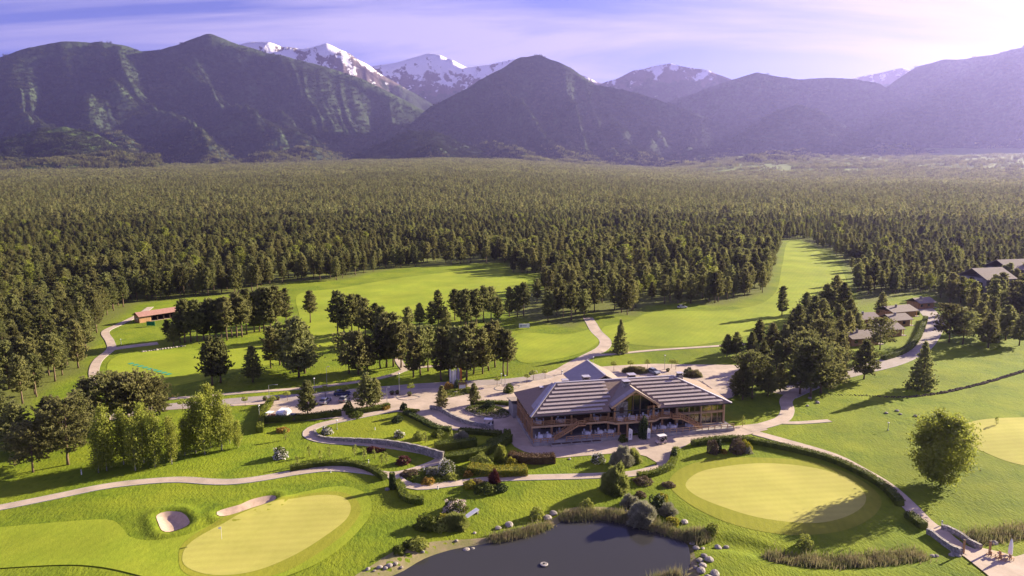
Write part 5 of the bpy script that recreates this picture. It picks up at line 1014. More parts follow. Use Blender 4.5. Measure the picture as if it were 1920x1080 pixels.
# beach flags at the entrance
def feather(px, py, topy, col, label, w=.7, name='feather_flag', txt=False):
    x, y = G(px, py); h = top_h(px, py, topy); e = empty(name, (x, y, gz1(x, y)), R(10)); mb = MB(); mb.tube([(0, 0, 0), (0, 0, h * .8), (.10, 0, h * .95), (.28, 0, h)], [.045, .03, .02, .015], 6); mb.lathe([(.22, 0), (.2, .08), (.05, .12)], 10); mb.build('pole', M['metal'], e)
    n = 14; V = []; Fc = []
    for i in range(n + 1):
        f = i / n; z = h * (.22 + .77 * f); bow = .05 * math.sin(f * 5); wd = w * (1 if f < .8 else math.sqrt(max(0, 1 - ((f - .8) / .21) ** 2))); V += [(.04, bow * .3, z), (.04 + wd, bow, z - .05)]
    Fc = [(2 * i, 2 * i + 1, 2 * i + 3, 2 * i + 2) for i in range(n)]; me = bpy.data.meshes.new('sail'); me.from_pydata(V, [], Fc); s = link('sail', me, e, mat('flag cloth', col, .8, trans=.3)); sm = s.modifiers.new('thick', 'SOLIDIFY'); sm.thickness = .012
    if txt:
        mb = MB(); mb.add([(.22, -.025, h * .5), (.56, -.025, h * .5), (.56, -.02, h * .62), (.22, -.02, h * .62)], [(0, 1, 2, 3)]); mb.add([(.30, -.028, h * .36), (.48, -.028, h * .36), (.48, -.023, h * .46), (.30, -.023, h * .46)], [(0, 1, 2, 3)]); mb.build('print', mat('flag print', (.25, .25, .42), .8), e)
    return tag(e, label, 'flag')
feather(1178, 831, 803, (.74, .74, .80), 'white beach flag left of the clubhouse entrance', .85, txt=True); feather(1213, 828, 802, (.78, .78, .80), 'white beach flag right of the clubhouse entrance', .7, txt=True)
for (a, b, c, q, w_) in ((843, 721, 690, (.78, .77, .76), 'first white feather flag in the row by the forecourt'), (848, 725, 691, (.78, .77, .76), 'second white feather flag in the row by the forecourt'), (852, 720, 690, (.78, .77, .76), 'third white feather flag in the row by the forecourt'), (857.5, 719, 688, (.42, .36, .5), 'violet feather flag in the row by the forecourt'), (862.5, 718, 688, (.62, .2, .06), 'orange-red feather flag at the end of the row by the forecourt')): feather(a, b, c, q, w_, .55)
shrub(1206, 822, .9, 4.6, 'conifer', 'tall narrow cypress beside the clubhouse entrance', dens=1.8, name='cypress', cat='tree')
shrub(1168, 828, 1.0, 1.2, 'hedge', 'dark planting left of the clubhouse entrance')

# ------------------------------------------------------------------ stone walls, bridge, rocks
def stone_wall(px, h0, h1, label, w=.5, name='stone_wall', parent=None, step=.8):
    line = smooth_line(GL(px), False, step); a, b = ribbon_pts(line, w); mb = MB(); n = len(line)
    for i in range(n - 1):
        q = []
        for j in (i, i + 1):
            hh = h0 + (h1 - h0) * j / (n - 1) + .05 * math.sin(j * 2.3); z = gz1(*line[j]) - .15; q += [(*a[j], z), (*b[j], z), (*b[j], z + hh + .15), (*a[j], z + hh + .15)]
        mb.add(q, [(3, 2, 6, 7), (0, 3, 7, 4), (2, 1, 5, 6)] + ([(0, 1, 2, 3)] if i == 0 else []) + ([(7, 6, 5, 4)] if i == n - 2 else []))
    o = mb.build(name, M['stone'], parent); return tag(o, label, 'wall') if parent is None else o
stone_wall([(806, 767), (822, 769), (835, 776), (850, 785), (875, 795), (900, 801), (925, 805)], 1.1, 1.0, 'curved fieldstone wall across the clubhouse drive')
stone_wall([(590, 806), (594, 816), (612, 823), (660, 828), (700, 832), (745, 839), (790, 850), (832, 864)], .4, 1.9, 'long fieldstone retaining wall along the looping path')
stone_wall([(893, 846), (930, 836), (945, 830)], .5, .5, 'short fieldstone wall between the two hedges')
stone_wall([(1374, 742), (1381, 722), (1383, 700)], 1.0, 1.0, 'low wall at the right end of the back car park', .4)
stone_wall([(945, 812), (952, 818), (958, 826)], 1.0, 1.0, 'pale garden wall end beside the clubhouse drive', .4)
BR = empty('stone_bridge', (0, 0, 0)); tag(BR, 'small stone bridge carrying the path over the stream', 'bridge')
stone_wall([(1738, 1000), (1762, 1012), (1782, 1024), (1802, 1040)], .9, .9, None, .5, 'parapet', BR); stone_wall([(1764, 993), (1790, 1000), (1812, 1010), (1838, 1031)], .9, .9, None, .5, 'parapet', BR)
def rock_mesh(seed):
    bm = bmesh.new(); bmesh.ops.create_icosphere(bm, subdivisions=2, radius=1); rg = random.Random(seed); o1 = rg.random() * 99
    for v in bm.verts:
        c = v.co; f = .72 + .6 * float(fbm(np.array(c.x * 1.3 + o1), np.array(c.y * 1.3 + c.z * 1.7 + o1), 3)); v.co = c * f; v.co.z = max(v.co.z * .75, -.3)
    me = bpy.data.meshes.new('boulder'); bm.to_mesh(me); bm.free(); me.materials.append(M['rock']); return me
ROCKS = [rock_mesh(i) for i in range(5)]
def rock(px, py, r, label, group='boulders around the pond', name='boulder'):
    x, y = G(px, py); o = link(name, ROCKS[int(px * 3 + py) % 5]); o.location = (x, y, gz1(x, y) + r * .15); r *= .85; o.scale = (r, r * random.uniform(.7, 1.0), r * random.uniform(.6, .9)); o.rotation_euler = (0, 0, random.random() * 6); return tag(o, label, 'rock', group)
shore = [(690, 1070, .5), (702, 1072, .35), (712, 1066, .55), (723, 1066, .45), (730, 1062, .6), (742, 1058, .5), (752, 1062, .4), (793, 1034, .4), (814, 1042, .35), (830, 1038, .45), (864, 1028, .45), (874, 1025, .7), (887, 1023, .5), (856, 1014, .35), (890, 1000, .4), (934, 991, .7), (955, 985, 1.0), (945, 998, .4), (965, 996, .5), (980, 990, .45), (990, 987, .4), (1003, 985, .5), (1015, 980, .4), (1026, 971, .9), (1038, 963, .8), (1070, 958, .35), (1073, 976, .4), (1012, 999, .35), (1174, 958, .35), (1282, 1056, .5), (1290, 1040, .4), (1305, 1020, .7), (1318, 1022, .4), (1347, 1022, .8), (1362, 1021, .6), (1286, 1028, .8), (1320, 1042, .6), (1330, 1050, .9), (1312, 1050, .7), (1318, 1060, .7), (1314, 1070, .9), (1340, 1078, 1.0), (1328, 1084, .8), (1305, 1062, .5), (1298, 1012, .6), (1283, 980, .8)]
def ordl(lst, lab):
    for i, s_ in enumerate(sorted(lst)): rock(s_[0], s_[1], s_[2], lab % ordn(i + 1))
ordl([s_ for s_ in shore if s_[0] < 900], '%s boulder from the left on the lower-left pond bank'); ordl([s_ for s_ in shore if 900 <= s_[0] < 1180], '%s boulder from the left along the upper pond bank'); ordl([s_ for s_ in shore if s_[0] >= 1180], '%s boulder from the left on the right pond bank')
for a, b, r_, l_ in ((1785, 1040, .6, 'front left stone of the pile by the bridge'), (1796, 1042, .7, 'front right stone of the pile by the bridge'), (1798, 1035, .8, 'rear stone of the pile by the bridge'), (1788, 1035, .5, 'rear left stone of the pile by the bridge'), (1750, 1037, .5, 'lone stone left of the bridge pile'), (1757, 1037, .45, 'second stone left of the bridge pile'), (1863, 1017, .8, 'flat stone behind the right post'), (727, 918, .6, 'white stone at the foot of the column topiary'), (754, 920, .5, 'pale stone right of the column topiary'), (1518, 746, .8, 'dark stone left on the right lawn'), (1533, 754, .7, 'second dark stone on the right lawn'), (1514, 760, .5, 'small dark stone on the right lawn'), (1662, 774, .6, 'white stone on the right lawn'), (1682, 770, .6, 'grey stone on the right lawn'), (1688, 776, .5, 'reddish stone on the right lawn'), (1717, 780, .6, 'green-grey stone on the right lawn'), (1068, 861, .5, 'pale rock on the terrace lawn'), (995, 700, .9, 'left white boulder on the lawn behind the clubhouse'), (1003, 697, 1.0, 'right white boulder on the lawn behind the clubhouse'), (855, 736, 1.0, 'white stone sign block under the feather flags'), (176, 700, .5, 'stone beside the curving path')): rock(a, b, r_, l_, 'stones on the lawns')
for i in range(16): rock(268 + i * 5.2, 660 - i * .75, random.uniform(.35, .7), '%s rock from the left in the row below the practice tee strip' % ordn(i + 1), 'rocks along the practice tee')
# tilted slab, fountain float, flagstick
x, y = G(884, 965); e = empty('concrete_slab', (x, y, gz1(x, y)), R(-52)); mb = MB(); mb.add([(-.45, -1.3, .05), (.45, -1.3, .05), (.45, 1.3, .75), (-.45, 1.3, .75), (-.45, -1.3, -.1), (.45, -1.3, -.1), (.45, 1.3, .6), (-.45, 1.3, .6)], [(0, 1, 2, 3), (7, 6, 5, 4), (0, 4, 5, 1), (1, 5, 6, 2), (2, 6, 7, 3), (3, 7, 4, 0)]); mb.build('top', M['white'], e); mb = MB(); mb.box(-.4, .4, .9, 1.2, -.1, .6); mb.build('support', M['plinth'], e); tag(e, 'pale tilted slab on the lawn beside the pink blossom bush', 'slab')
x, y = G(1020, 1059, -.4); e = empty('fountain_float', (x, y, -.42)); mb = MB(); mb.lathe([(.25, .02), (.55, .05), (.62, .14), (.5, .22), (.22, .18)], 14); mb.build('ring', M['plinth'], e); mb = MB(); mb.lathe([(.16, .0), (.16, .3), (.05, .36)], 10); mb.build('nozzle', M['blackmetal'], e); tag(e, 'small round fountain float in the pond', 'fountain')
x, y = G(416, 1014); e = empty('flagstick', (x, y, gz1(x, y) + .04)); mb = MB(); mb.tube([(0, 0, 0), (0, 0, 2.2)], .025, 6); mb.build('pole', M['white'], e); mb = MB(); mb.add([(0, 0, 2.18), (-.5, .08, 2.0), (-.5, .09, 1.8), (0, 0, 1.75)], [(0, 1, 2, 3)]); s = mb.build('flag', M['white'], e); s.modifiers.new('t', 'SOLIDIFY').thickness = .01; tag(e, 'white flagstick on the near putting green', 'flagstick')

# ------------------------------------------------------------------ vehicles
PAINT = {}
def paint(c):
    if c not in PAINT: PAINT[c] = mat('car paint', c, .25, spec=.6)
    return PAINT[c]
def wheels(e, xs, yw, r=.32, w=.22):
    for x_ in xs:
        for s_ in (-1, 1):
            mb = MB(); n = 14; c = s_ * yw
            mb.add([(x_ + r * math.cos(2 * math.pi * k / n), c + d_, r + r * math.sin(2 * math.pi * k / n)) for d_ in (-w / 2, w / 2) for k in range(n)], [tuple(range(n)), tuple(range(2 * n - 1, n - 1, -1))] + [(k, k + n, (k + 1) % n + n, (k + 1) % n) for k in range(n)]); wo_ = mb.build('wheel', M['tyre'], e)
            mb = MB(); rr_ = r * .6; mb.add([(x_ + rr_ * math.cos(2 * math.pi * k / 10), c + s_ * (w / 2 + .012), r + rr_ * math.sin(2 * math.pi * k / 10)) for k in range(10)], [tuple(range(10)) if s_ < 0 else tuple(range(9, -1, -1))]); mb.build('rim', M['metal'], wo_)
def loft(secs, name, m, e):
    """secs: (x, halfwidth bottom, halfwidth top, z bottom, z top)"""
    mb = MB(); n = len(secs)
    for (x_, wb_, wt, z0, z1) in secs: zm = z0 + (z1 - z0) * .55; wm_ = max(wb_, wt); mb.v += [(x_, -wb_, z0), (x_, -wm_, zm), (x_, -wt, z1), (x_, wt, z1), (x_, wm_, zm), (x_, wb_, z0)]
    for i in range(n - 1):
        for k_ in range(6): a = i * 6 + k_; b = i * 6 + (k_ + 1) % 6; mb.f.append([a, b, b + 6, a + 6]); mb.mi.append(0)
    mb.f += [[0, 5, 4, 3, 2, 1], [(n - 1) * 6 + k_ for k_ in range(6)]]; mb.mi += [0, 0]; bm = bmesh.new(); me = mb.mesh(name, m); bm.from_mesh(me); bmesh.ops.recalc_face_normals(bm, faces=bm.faces); bm.to_mesh(me); bm.free(); return link(name, me, e)
def car(px, py, rz, col, label, L_=4.3, van=False):
    x, y = G(px, py); e = empty('parked_van' if van else 'parked_car', (x, y, gz1(x, y) + .05), rz); p_ = paint(col); h = L_ / 2
    if van:
        loft([(-h, .85, .8, .35, 1.75), (-h + .1, .9, .86, .3, 1.95), (h - 1.5, .92, .86, .3, 1.98), (h - .9, .92, .8, .3, 1.45), (h - .1, .9, .78, .32, 1.0), (h, .84, .7, .4, .8)], 'body', p_, e)
        mb = MB(); mb.add([(-h - .012, -.7, 1.15), (-h - .012, .7, 1.15), (-h + .05, .68, 1.75), (-h + .05, -.68, 1.75)], [(3, 2, 1, 0)]); mb.build('rear_window', M['darkglass'], e); mb = MB(); mb.add([(h - 1.42, -.74, 1.93), (h - 1.42, .74, 1.93), (h - .93, .76, 1.5), (h - .93, -.76, 1.5)], [(0, 1, 2, 3)]); mb.v = [(a + .03, b, c + .03) for a, b, c in mb.v]; mb.build('windscreen', M['darkglass'], e)
    else:
        loft([(-h, .74, .7, .42, .82), (-h + .12, .86, .8, .3, .95), (-h + .8, .88, .82, .24, .98), (h - 1.25, .88, .82, .24, .95), (h - .3, .86, .76, .26, .80), (h, .74, .62, .38, .62)], 'body', p_, e)
        loft([(-h + .22, .76, .66, .9, .98), (-h + .75, .78, .62, .9, 1.42), (h - 2.3, .78, .64, .9, 1.46), (h - 1.2, .78, .7, .9, .97)], 'windows', M['darkglass'], e)
        loft([(-h + .72, .60, .56, 1.40, 1.455), (-h + 1.2, .66, .6, 1.42, 1.50), (h - 2.3, .66, .6, 1.42, 1.50), (h - 2.1, .62, .58, 1.38, 1.44)], 'roof', p_, e)
    wheels(e, (-h + .8, h - .85), .82)
    for s_ in (-1, 1):
        mb = MB(); mb.box(h - .1, h + .012, s_ * .66 - .13, s_ * .66 + .13, .60, .72); mb.build('headlight', M['white'], e); mb = MB(); mb.box(-h - .012, -h + .1, s_ * .66 - .12, s_ * .66 + .12, .66, .80); mb.build('tail_light', paint((.35, .02, .02)), e)
    return tag(e, label, 'van' if van else 'car', 'cars parked around the clubhouse')
car(642, 741, R(8), (.02, .03, .09), 'dark blue car parked on the road behind the lawn'); car(610, 755, R(80), (.30, .30, .33), 'silver-grey car right of the spiky pine in the car park'); car(646, 751, R(82), (.22, .22, .22), 'grey car in front of the dark blue one')
car(532, 782, R(85), (.75, .75, .76), 'white van parked facing away above the hedge', 4.9, True); car(552, 785, R(85), (.10, .12, .16), 'dark hatchback beside the white van', 3.9); car(1226, 699, R(-62), (.25, .27, .30), 'grey car parked behind the clubhouse'); car(1279, 578, R(20), (.5, .5, .5), 'pale car at the edge of the pine block'); 
# orange machine
x, y = G(508, 786); e = empty('utility_vehicle', (x, y, gz1(x, y) + .05), R(75)); loft([(-1.2, .6, .6, .4, .9), (.2, .65, .62, .35, .95), (1.2, .6, .5, .4, .85)], 'body', paint((.62, .13, .02)), e); mb = MB(); mb.box(-1.1, .5, -.7, .7, 1.72, 1.80); mb.build('roof', M['white'], e); mb = MB()
for a in (-1.0, .4):
    for b in (-.6, .6): mb.box(a - .03, a + .03, b - .03, b + .03, .9, 1.72)
mb.build('roof_frame', M['white'], e); wheels(e, (-.8, .8), .62, .3, .2); tag(e, 'orange and white utility vehicle in the car park corner', 'vehicle')
def golf_cart(px, py, rz, col, label):
    x, y = G(px, py); e = empty('golf_cart', (x, y, gz1(x, y) + .05), rz)
    loft([(-1.15, .5, .48, .35, .75), (-.5, .56, .54, .3, .8), (-.35, .56, .54, .28, .42), (.55, .56, .54, .28, .42), (.7, .55, .5, .3, .85), (1.2, .48, .4, .35, .6)], 'body', paint(col), e)
    mb = MB(); mb.box(-.55, -.05, -.5, .5, .62, .74); mb.box(-.62, -.5, -.5, .5, .72, 1.15); mb.build('seat', M['blackmetal'], e); mb = MB(); mb.box(-1.15, .75, -.62, .62, 1.82, 1.88); mb.build('roof', paint((.75, .72, .74)), e)
    mb = MB()
    for a, b in ((-.95, -1.0), (.72, .62)):
        for s_ in (-.54, .54): mb.beam((a, s_, .7), (b, s_, 1.82), .04, .04)
    mb.build('roof_frame', M['metal'], e); mb = MB(); mb.add([(.74, -.5, .88), (.74, .5, .88), (.64, .5, 1.75), (.64, -.5, 1.75)], [(0, 1, 2, 3)]); mb.build('windscreen', M['glass'], e)
    mb = MB(); mb.lathe([(.16, .75), (.17, 1.35), (.12, 1.4)], 8, (-1.25, -.2)); mb.lathe([(.16, .75), (.17, 1.3), (.12, 1.36)], 8, (-1.25, .22)); mb.build('golf_bag', M['blackmetal'], e); wheels(e, (-.8, .82), .5, .24, .18); return tag(e, label, 'golf cart', 'golf carts by the clubhouse')
golf_cart(914, 800, R(172), (.74, .73, .72), 'white-roofed golf cart at the end of the curved stone wall'); golf_cart(1239, 832, R(200), (.55, .45, .42), 'golf cart in front of the clubhouse terrace')

# ------------------------------------------------------------------ lamp posts, signs, bins, small furniture
def lamp(px, py, topy, label, arm=0.0, col='metal'):
    x, y = G(px, py); h = top_h(px, py, topy); e = empty('street_lamp', (x, y, gz1(x, y)), 0); mb = MB(); mb.tube([(0, 0, 0), (0, 0, h * .96)], [.08, .05], 8); mb.lathe([(.16, 0), (.14, .3), (.08, .35)], 8); mb.build('pole', M[col], e)
    if arm: mb = MB(); mb.tube([(0, 0, h * .95), (arm * .5, 0, h * .99), (arm, 0, h)], .035, 6); mb.build('arm', M[col], e)
    mb = MB(); mb.box(arm - .3, arm + .3, -.12, .12, h - .06, h + .06) if arm else mb.lathe([(.1, h * .95), (.24, h * .98), (.2, h), (.05, h + .06)], 10); mb.build('lamp_head', M['white' if not arm else 'metal'], e); return tag(e, label, 'lamp', 'street lamps')
for a in ((505, 749, 722, 'bent street lamp at the left end of the car park', 2.0), (590, 738, 709, 'street lamp above the silver car'), (613, 723, 687, 'street lamp on the cart path', .6), (487, 790, 760, 'lamp beside the left car park hedge'), (749, 739, 698, 'tall street lamp on the traffic island'), (726, 761, 724, 'leaning lamp at the twin-pine hedge', .5), (947, 721, 702, 'slim lamp pole at the pointed kerb'), (1112, 688, 668, 'lamp pole behind the annex roof'), (1246, 692, 665, 'lamp pole right of the grey car behind the roof'), (1443, 690, 655, 'lamp pole among the right pines'), (227, 646, 636, 'lamp by the range tee strip'), (940, 718, 699, 'lamp near the clubhouse corner'), (1665, 806, 791, 'small lamp on the right lawn'), (632, 804, 786, 'garden lantern on the looping path')): lamp(*a)
def bollard(px, py, h, col, label, w=.1):
    x, y = G(px, py); e = empty('marker_post', (x, y, gz1(x, y))); mb = MB(); mb.lathe([(w, 0), (w, h * .9), (w * .6, h)], 8); mb.build('post', M[col], e); mb = MB(); mb.lathe([(w * 1.25, h * .72), (w * 1.25, h * .86)], 8); mb.build('band', M['blackmetal'], e); return tag(e, label, 'post')
for a in ((153, 890, 1.0, 'white', 'white marker post below the birches'), (691, 868, .8, 'white', 'white marker post in the garden by the red shrubs'), (795, 884, 1.0, 'white', 'white marker post in the triangular bed'), (821, 917, .7, 'white', 'white marker post below the pale path'), (1766, 986, .9, 'white', 'white marker post at the bridge head'), (703, 806, .7, 'white', 'white marker post on the left lawn near the path'), (620, 885, .5, 'white', 'white tee marker under the dark curved hedge'), (1054, 700, 1.2, 'white', 'white statue-like post beside the road fork', .22)): bollard(*a)
for a, b, c, l_ in ((1806, 1038, 1012, 'left brown wooden post at the patio'), (1855, 1039, 1015, 'right brown wooden post at the patio')):
    x, y = G(a, b); e = empty('wooden_post', (x, y, gz1(x, y))); h = top_h(a, b, c); mb = MB(); mb.box(-.12, .12, -.12, .12, 0, h * .96); mb.build('post', M['wood'], e); mb = MB(); mb.box(-.16, .16, -.16, .16, h * .96 + .002, h); mb.build('cap', M['wooddark'], e); tag(e, l_, 'post', 'wooden posts by the patio')
x, y = G(1893, 1046); h = top_h(1893, 1046, 1011); e = empty('closed_parasol', (x, y, gz1(x, y))); mb = MB(); mb.lathe([(.05, .3), (.30, .6), (.27, h * .6), (.16, h * .88), (.03, h)], 10); mb.build('canopy', M['white'], e); mb = MB(); mb.tube([(0, 0, 0), (0, 0, .5)], .04, 6); mb.lathe([(.35, 0), (.33, .08), (.06, .12)], 10); mb.build('stand', M['metal'], e); tag(e, 'closed white parasol on the patio', 'parasol')
def garden_set(px, py, k, lab):
    x, y = G(px, py); e = empty('garden_table', (x, y, gz1(x, y) + .04), k); mb = MB(); mb.box(-.5, .5, -.35, .35, .68, .73); mb.build('table_top', M['woodlight'], e)
    for a in (-.42, .42):
        for b in (-.28, .28): mb = MB(); mb.box(a - .03, a + .03, b - .03, b + .03, 0, .68); mb.build('leg', M['wood'], e)
    tag(e, 'wooden garden table ' + lab, 'table')
    for j, s_ in enumerate(('left', 'right')):
        c = empty('garden_chair', (x + (-.95 if j == 0 else .95), y + .1, gz1(x, y) + .04), R(90 if j else -90)); mb = MB(); mb.box(-.25, .25, -.25, .25, .40, .45); mb.build('seat', M['wood'], c); mb = MB(); mb.box(-.25, .25, .2, .25, .45, .95); mb.build('backrest', M['wood'], c)
        for a in (-.2, .2):
            for b in (-.2, .2): mb = MB(); mb.box(a - .025, a + .025, b - .025, b + .025, 0, .40); mb.build('leg', M['wood'], c)
        tag(c, 'wooden chair on the %s of the garden table %s' % (s_, lab), 'chair')
garden_set(1866, 1046, .3, 'nearest the posts'); garden_set(1885, 1053, .3, 'nearest the parasol')
# boards: white billboard, roofed notice board
x, y = G(983, 617); e = empty('billboard', (x, y, gz1(x, y)), R(4)); mb = MB(); mb.box(-2.0, 2.0, -.06, .06, .5, 2.0); mb.build('board', M['white'], e); mb = MB(); mb.box(-1.7, -1.55, .061, .16, 0, 1.9); mb.box(1.55, 1.7, .061, .16, 0, 1.9); mb.build('supports', M['metal'], e); mb = MB(); mb.box(-1.5, -1.05, -.075, -.065, .85, 1.6); mb.add([(-.95, -.075, 1.1), (.9, -.075, 1.1), (.9, -.072, 1.35), (-.95, -.072, 1.35)], [(0, 1, 2, 3)]); mb.build('print', mat('sign print', (.08, .1, .2), .8), e); tag(e, 'white billboard with dark emblem in front of the pine block', 'sign')
x, y = G(867, 732); e = empty('notice_board', (x, y, gz1(x, y)), R(10)); mb = MB(); mb.box(-.9, .9, -.05, .05, .9, 1.9); mb.build('board', M['cloth'], e); mb = MB(); mb.box(-1.0, -.88, -.08, .08, 0, 2.2); mb.box(.88, 1.0, -.08, .08, 0, 2.2); mb.build('post', M['wood'], e); mb = MB(); mb.add([(-1.2, -.5, 2.1), (1.2, -.5, 2.1), (1.2, 0, 2.5), (-1.2, 0, 2.5), (1.2, .5, 2.1), (-1.2, .5, 2.1)], [(0, 1, 2, 3), (3, 2, 4, 5)]); s = mb.build('roof', M['wooddark'], e); s.modifiers.new('t', 'SOLIDIFY').thickness = .06; tag(e, 'roofed wooden notice board beside the feather flags', 'sign')
for a, b, l_ in ((497, 752, 'left round planter by the road'), (521, 751, 'second planter by the road'), (666, 745, 'planter behind the grey car'), (735, 739, 'planter box at the traffic island'), (768, 741, 'planter at the round end of the traffic island'), (745, 738, 'planter at the foot of the tall lamp'), (1252, 696, 'flower trough behind the clubhouse')):
    x, y = G(a, b); e = empty('planter', (x, y, gz1(x, y))); mb = MB(); mb.lathe([(.38, 0), (.52, .55), (.48, .58)], 10); mb.build('pot', M['wooddark'], e); V, Fc = blob_mesh(.6, .6, .55, 160, .2, rg); V[:, 2] += .55; link('plant', np_mesh('plant', V, Fc), e, M['hedge']); tag(e, l_, 'planter', 'planters around the car park')
kerb_ring([(745, 741), (772, 740), (788, 743), (772, 748), (750, 748)], 'kerb of the pointed traffic island', .2); kerb_ring([(928, 726), (945, 720), (975, 722), (960, 730), (935, 731)], 'kerb of the island by the clubhouse corner', .2)
# practice mats
for i in range(9):
    f = i / 8; x, y = G(246 + 70 * f, 682 + 20 * f); o = MB(); o.box(-.75, .75, -.75, .75, 0, .03); m_ = o.build('practice_mat', mat('green mat', (.03, .26, .16), .8, .15, 3)) if i == 0 else link('practice_mat', bpy.data.meshes['practice_mat']); m_.location = (x, y, gz1(x, y) + .08); m_.rotation_euler = (0, 0, R(-32)); tag(m_, '%s green practice mat from the left' % ordn(i + 1), 'mat', 'practice mats on the range')
x, y = G(283, 612); mb = MB(); mb.box(-1.6, 1.6, -.04, .04, .3, 2.0); mb.box(-1.6, -1.5, -.03, .03, 0, .3); mb.box(1.5, 1.6, -.03, .03, 0, .3); o = mb.build('target_screen', mat('green net', (.01, .17, .07), .8, .2, 4)); o.location = (x, y, gz1(x, y)); tag(o, 'green net screen below the range hut', 'screen')

# ------------------------------------------------------------------ range hut, cottages, far roofs
x, y = G(262, 606); HUT = empty('range_hut', (x, y, gz1(x, y)), R(52)); tag(HUT, 'red-roofed log hut of the practice range', 'hut')
Lh, Wh = 17.0, 4.6
mb = MB(); mb.box(0, 4.5, 0, Wh, 0, 2.9); mb.build('wall', M['wood'], HUT)
mb = MB(); mb.box(4.5, Lh, Wh - .2, Wh, 0, 2.9); mb.build('back_wall', M['wood'], HUT)
for i in range(6): mb = MB(); mb.box(4.5 + i * 2.5 - .1 + .1, 4.5 + i * 2.5 + .2, .2, Wh - .25, 0, 2.5); mb.build('partition', M['wooddark'], HUT)
mb = MB(); mb.box(4.52, Lh, 0.2, Wh - .21, -.05, .12); mb.build('floor', M['sand'], HUT)
red = mat('red roof sheet', (.33, .18, .14), .7, .15, 1.2, stretch=(3, .3, 1))
for s_, nm in ((0, 'roof_slope'), (1, 'roof_slope')):
    y0, y1 = (-.9, Wh / 2) if s_ == 0 else (Wh / 2, Wh + .7); z0, z1 = (2.7, 4.1) if s_ == 0 else (4.1, 2.8); mb = MB(); P_ = [(-.6, y0, z0), (Lh + .6, y0, z0), (Lh + .6, y1, z1), (-.6, y1, z1)]; mb.add(P_ + [(a, b, c - .15) for a, b, c in P_], [(0, 1, 2, 3), (7, 6, 5, 4), (0, 4, 5, 1), (1, 5, 6, 2), (2, 6, 7, 3), (3, 7, 4, 0)]); mb.build(nm, red if s_ == 0 else M['shingle'], HUT)
mb = MB(); mb.box(-.05, -.005, 1.5, 3.0, .9, 2.1); w_ = mb.build('window', M['darkglass'], HUT); mb = MB(); mb.box(-.08, -.051, 1.5, 3.0, 1.45, 1.55); mb.box(-.08, -.051, 2.2, 2.3, .9, 1.449); mb.box(-.08, -.051, 1.4, 1.499, .85, 2.15); mb.box(-.08, -.051, 3.001, 3.1, .85, 2.15); mb.build('frame', M['white'], w_)
def cottage(px, py, rz, L_, Wd, label, wing=True):
    x, y = G(px, py); e = empty('cottage', (x, y, gz1(x, y)), rz); tag(e, label, 'cottage', 'wooden cottages among the pines')
    mb = MB(); mb.box(0, L_, 0, Wd, 0, 2.9); mb.add([(L_, 0, 2.9), (L_, Wd, 2.9), (L_, Wd / 2, 4.4), (L_ - .1, 0, 2.9), (L_ - .1, Wd, 2.9), (L_ - .1, Wd / 2, 4.4)], [(0, 1, 2), (3, 5, 4)]); mb.build('wall', M['wood'], e)
    def rs(P_, m_):
        mb = MB(); mb.add(P_ + [(a, b, c - .16) for a, b, c in P_], [(0, 1, 2, 3), (7, 6, 5, 4), (0, 4, 5, 1), (1, 5, 6, 2), (2, 6, 7, 3), (3, 7, 4, 0)]); return mb.build('roof_slope', m_, e)
    rf = rs([(-.5, -.9, 2.75), (L_ + .8, -.9, 2.75), (L_ + .8, Wd / 2, 4.6), (-.5, Wd / 2, 4.6)], M['shingle2']); rs([(L_ + .8, Wd + .9, 2.75), (-.5, Wd + .9, 2.75), (-.5, Wd / 2 + .01, 4.6), (L_ + .8, Wd / 2 + .01, 4.6)], M['shingle2'])
    mb = MB(); mb.box(L_ * .35, L_ * .35 + .6, Wd * .3, Wd * .3 + .6, 3.4, 5.3); mb.build('chimney', M['plinth'], rf)
    for i in range(2): mb = MB(); mb.box(1.2 + i * (L_ * .45), 2.6 + i * (L_ * .45), -.05, -.005, 1.0, 2.1); w_ = mb.build('window', M['darkglass'], e); mb = MB(); mb.box(1.1 + i * (L_ * .45), 2.7 + i * (L_ * .45), -.09, -.051, .9, 1.0); mb.build('sill', M['woodlight'], w_)
    mb = MB(); mb.box(L_ + .005, L_ + .06, Wd * .3, Wd * .55, .05, 2.1); mb.build('door', M['woodlight'], e); mb = MB(); mb.box(L_, L_ + 2.2, -.2, Wd * .8, .002, .16); mb.build('porch', M['plinth'], e)
    for yy in (0.0, Wd * .75): mb = MB(); mb.box(L_ + .62, L_ + .78, yy, yy + .16, .161, 2.72); mb.build('porch_post', M['woodlight'], e)
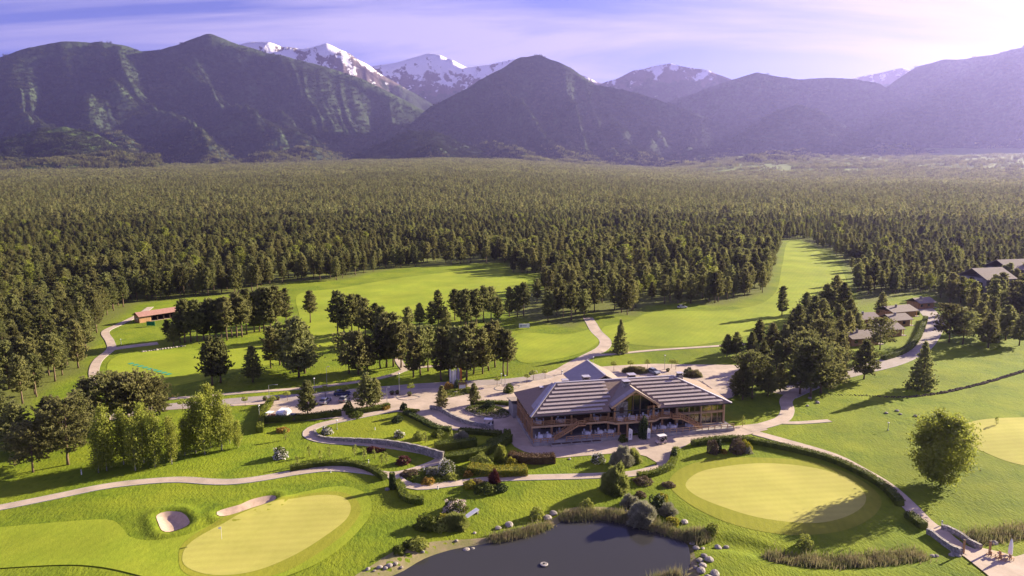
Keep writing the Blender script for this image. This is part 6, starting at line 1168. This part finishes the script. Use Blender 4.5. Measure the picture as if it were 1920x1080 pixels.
for a in ((1596, 650, R(14), 11, 8, 'nearest grey-roofed cottage behind the pine cluster'), (1640, 634, R(16), 12, 7, 'second cottage with a sunlit gable by the hedge'), (1672, 614, R(18), 9, 6.5, 'third cottage along the access road'), (1672, 598, R(20), 13, 8, 'large fourth cottage along the access road'), (1722, 580, R(20), 9, 6, 'farthest cottage at the end of the access road'), (1610, 612, R(14), 9, 7, 'cottage half hidden behind the tall pines')): cottage(*a)
def hotel(px, py, rz, label, L_=30):
    x, y = G(px, py); e = empty('hotel_building', (x, y, gz1(x, y)), rz); mb = MB(); mb.box(0, L_, 0, 14, 0, 10); mb.build('wall', M['plinth'], e)
    for (y0, y1, z0, z1) in ((-1.5, 7, 9.6, 14.2), (15.5, 7.01, 9.6, 14.2)): mb = MB(); P_ = [(-1.5, y0, z0), (L_ + 1.5, y0, z0), (L_ + 1.5, y1, z1), (-1.5, y1, z1)]; mb.add(P_ + [(a, b, c - .3) for a, b, c in P_], [(0, 1, 2, 3), (7, 6, 5, 4), (0, 4, 5, 1), (1, 5, 6, 2), (2, 6, 7, 3), (3, 7, 4, 0)]); mb.build('roof_slope', M['shingle2'], e)
    for i in range(int(L_ / 5.2)):
        for k_ in range(3): mb = MB(); mb.box(2 + i * 4.9, 4 + i * 4.9, -.06, -.005, 1.2 + k_ * 3.1, 2.9 + k_ * 3.1); mb.build('window', M['darkglass'], e)
    tag(e, label, 'building')
hotel(1890, 540, R(14), 'pale-roofed long building in the forest at the right edge'); hotel(1846, 562, R(16), 'lower pale-roofed building showing between the right pines', 16)
# soil trench across the right lawn
tl = smooth_line(GL([(1540, 739), (1620, 741), (1690, 744), (1760, 738), (1830, 723), (1890, 706), (1950, 686)]), False, .7); mb = MB(); rgx = random.Random(3)
for i in range(len(tl) - 1):
    for s_ in (-.35, .35):
        x_, y_ = tl[i][0] + rgx.uniform(-.15, .15), tl[i][1] + s_; r_ = rgx.uniform(.18, .42) * min(1, .25 + i / 60); z_ = gz1(x_, y_); mb.lathe([(r_ * 1.3, z_ - .05), (r_, z_ + r_ * .6), (r_ * .3, z_ + r_)], 6, (x_, y_))
tag(mb.build('soil_ridge', M['soil']), 'line of dug brown earth across the right lawn', 'earth', kind='stuff')
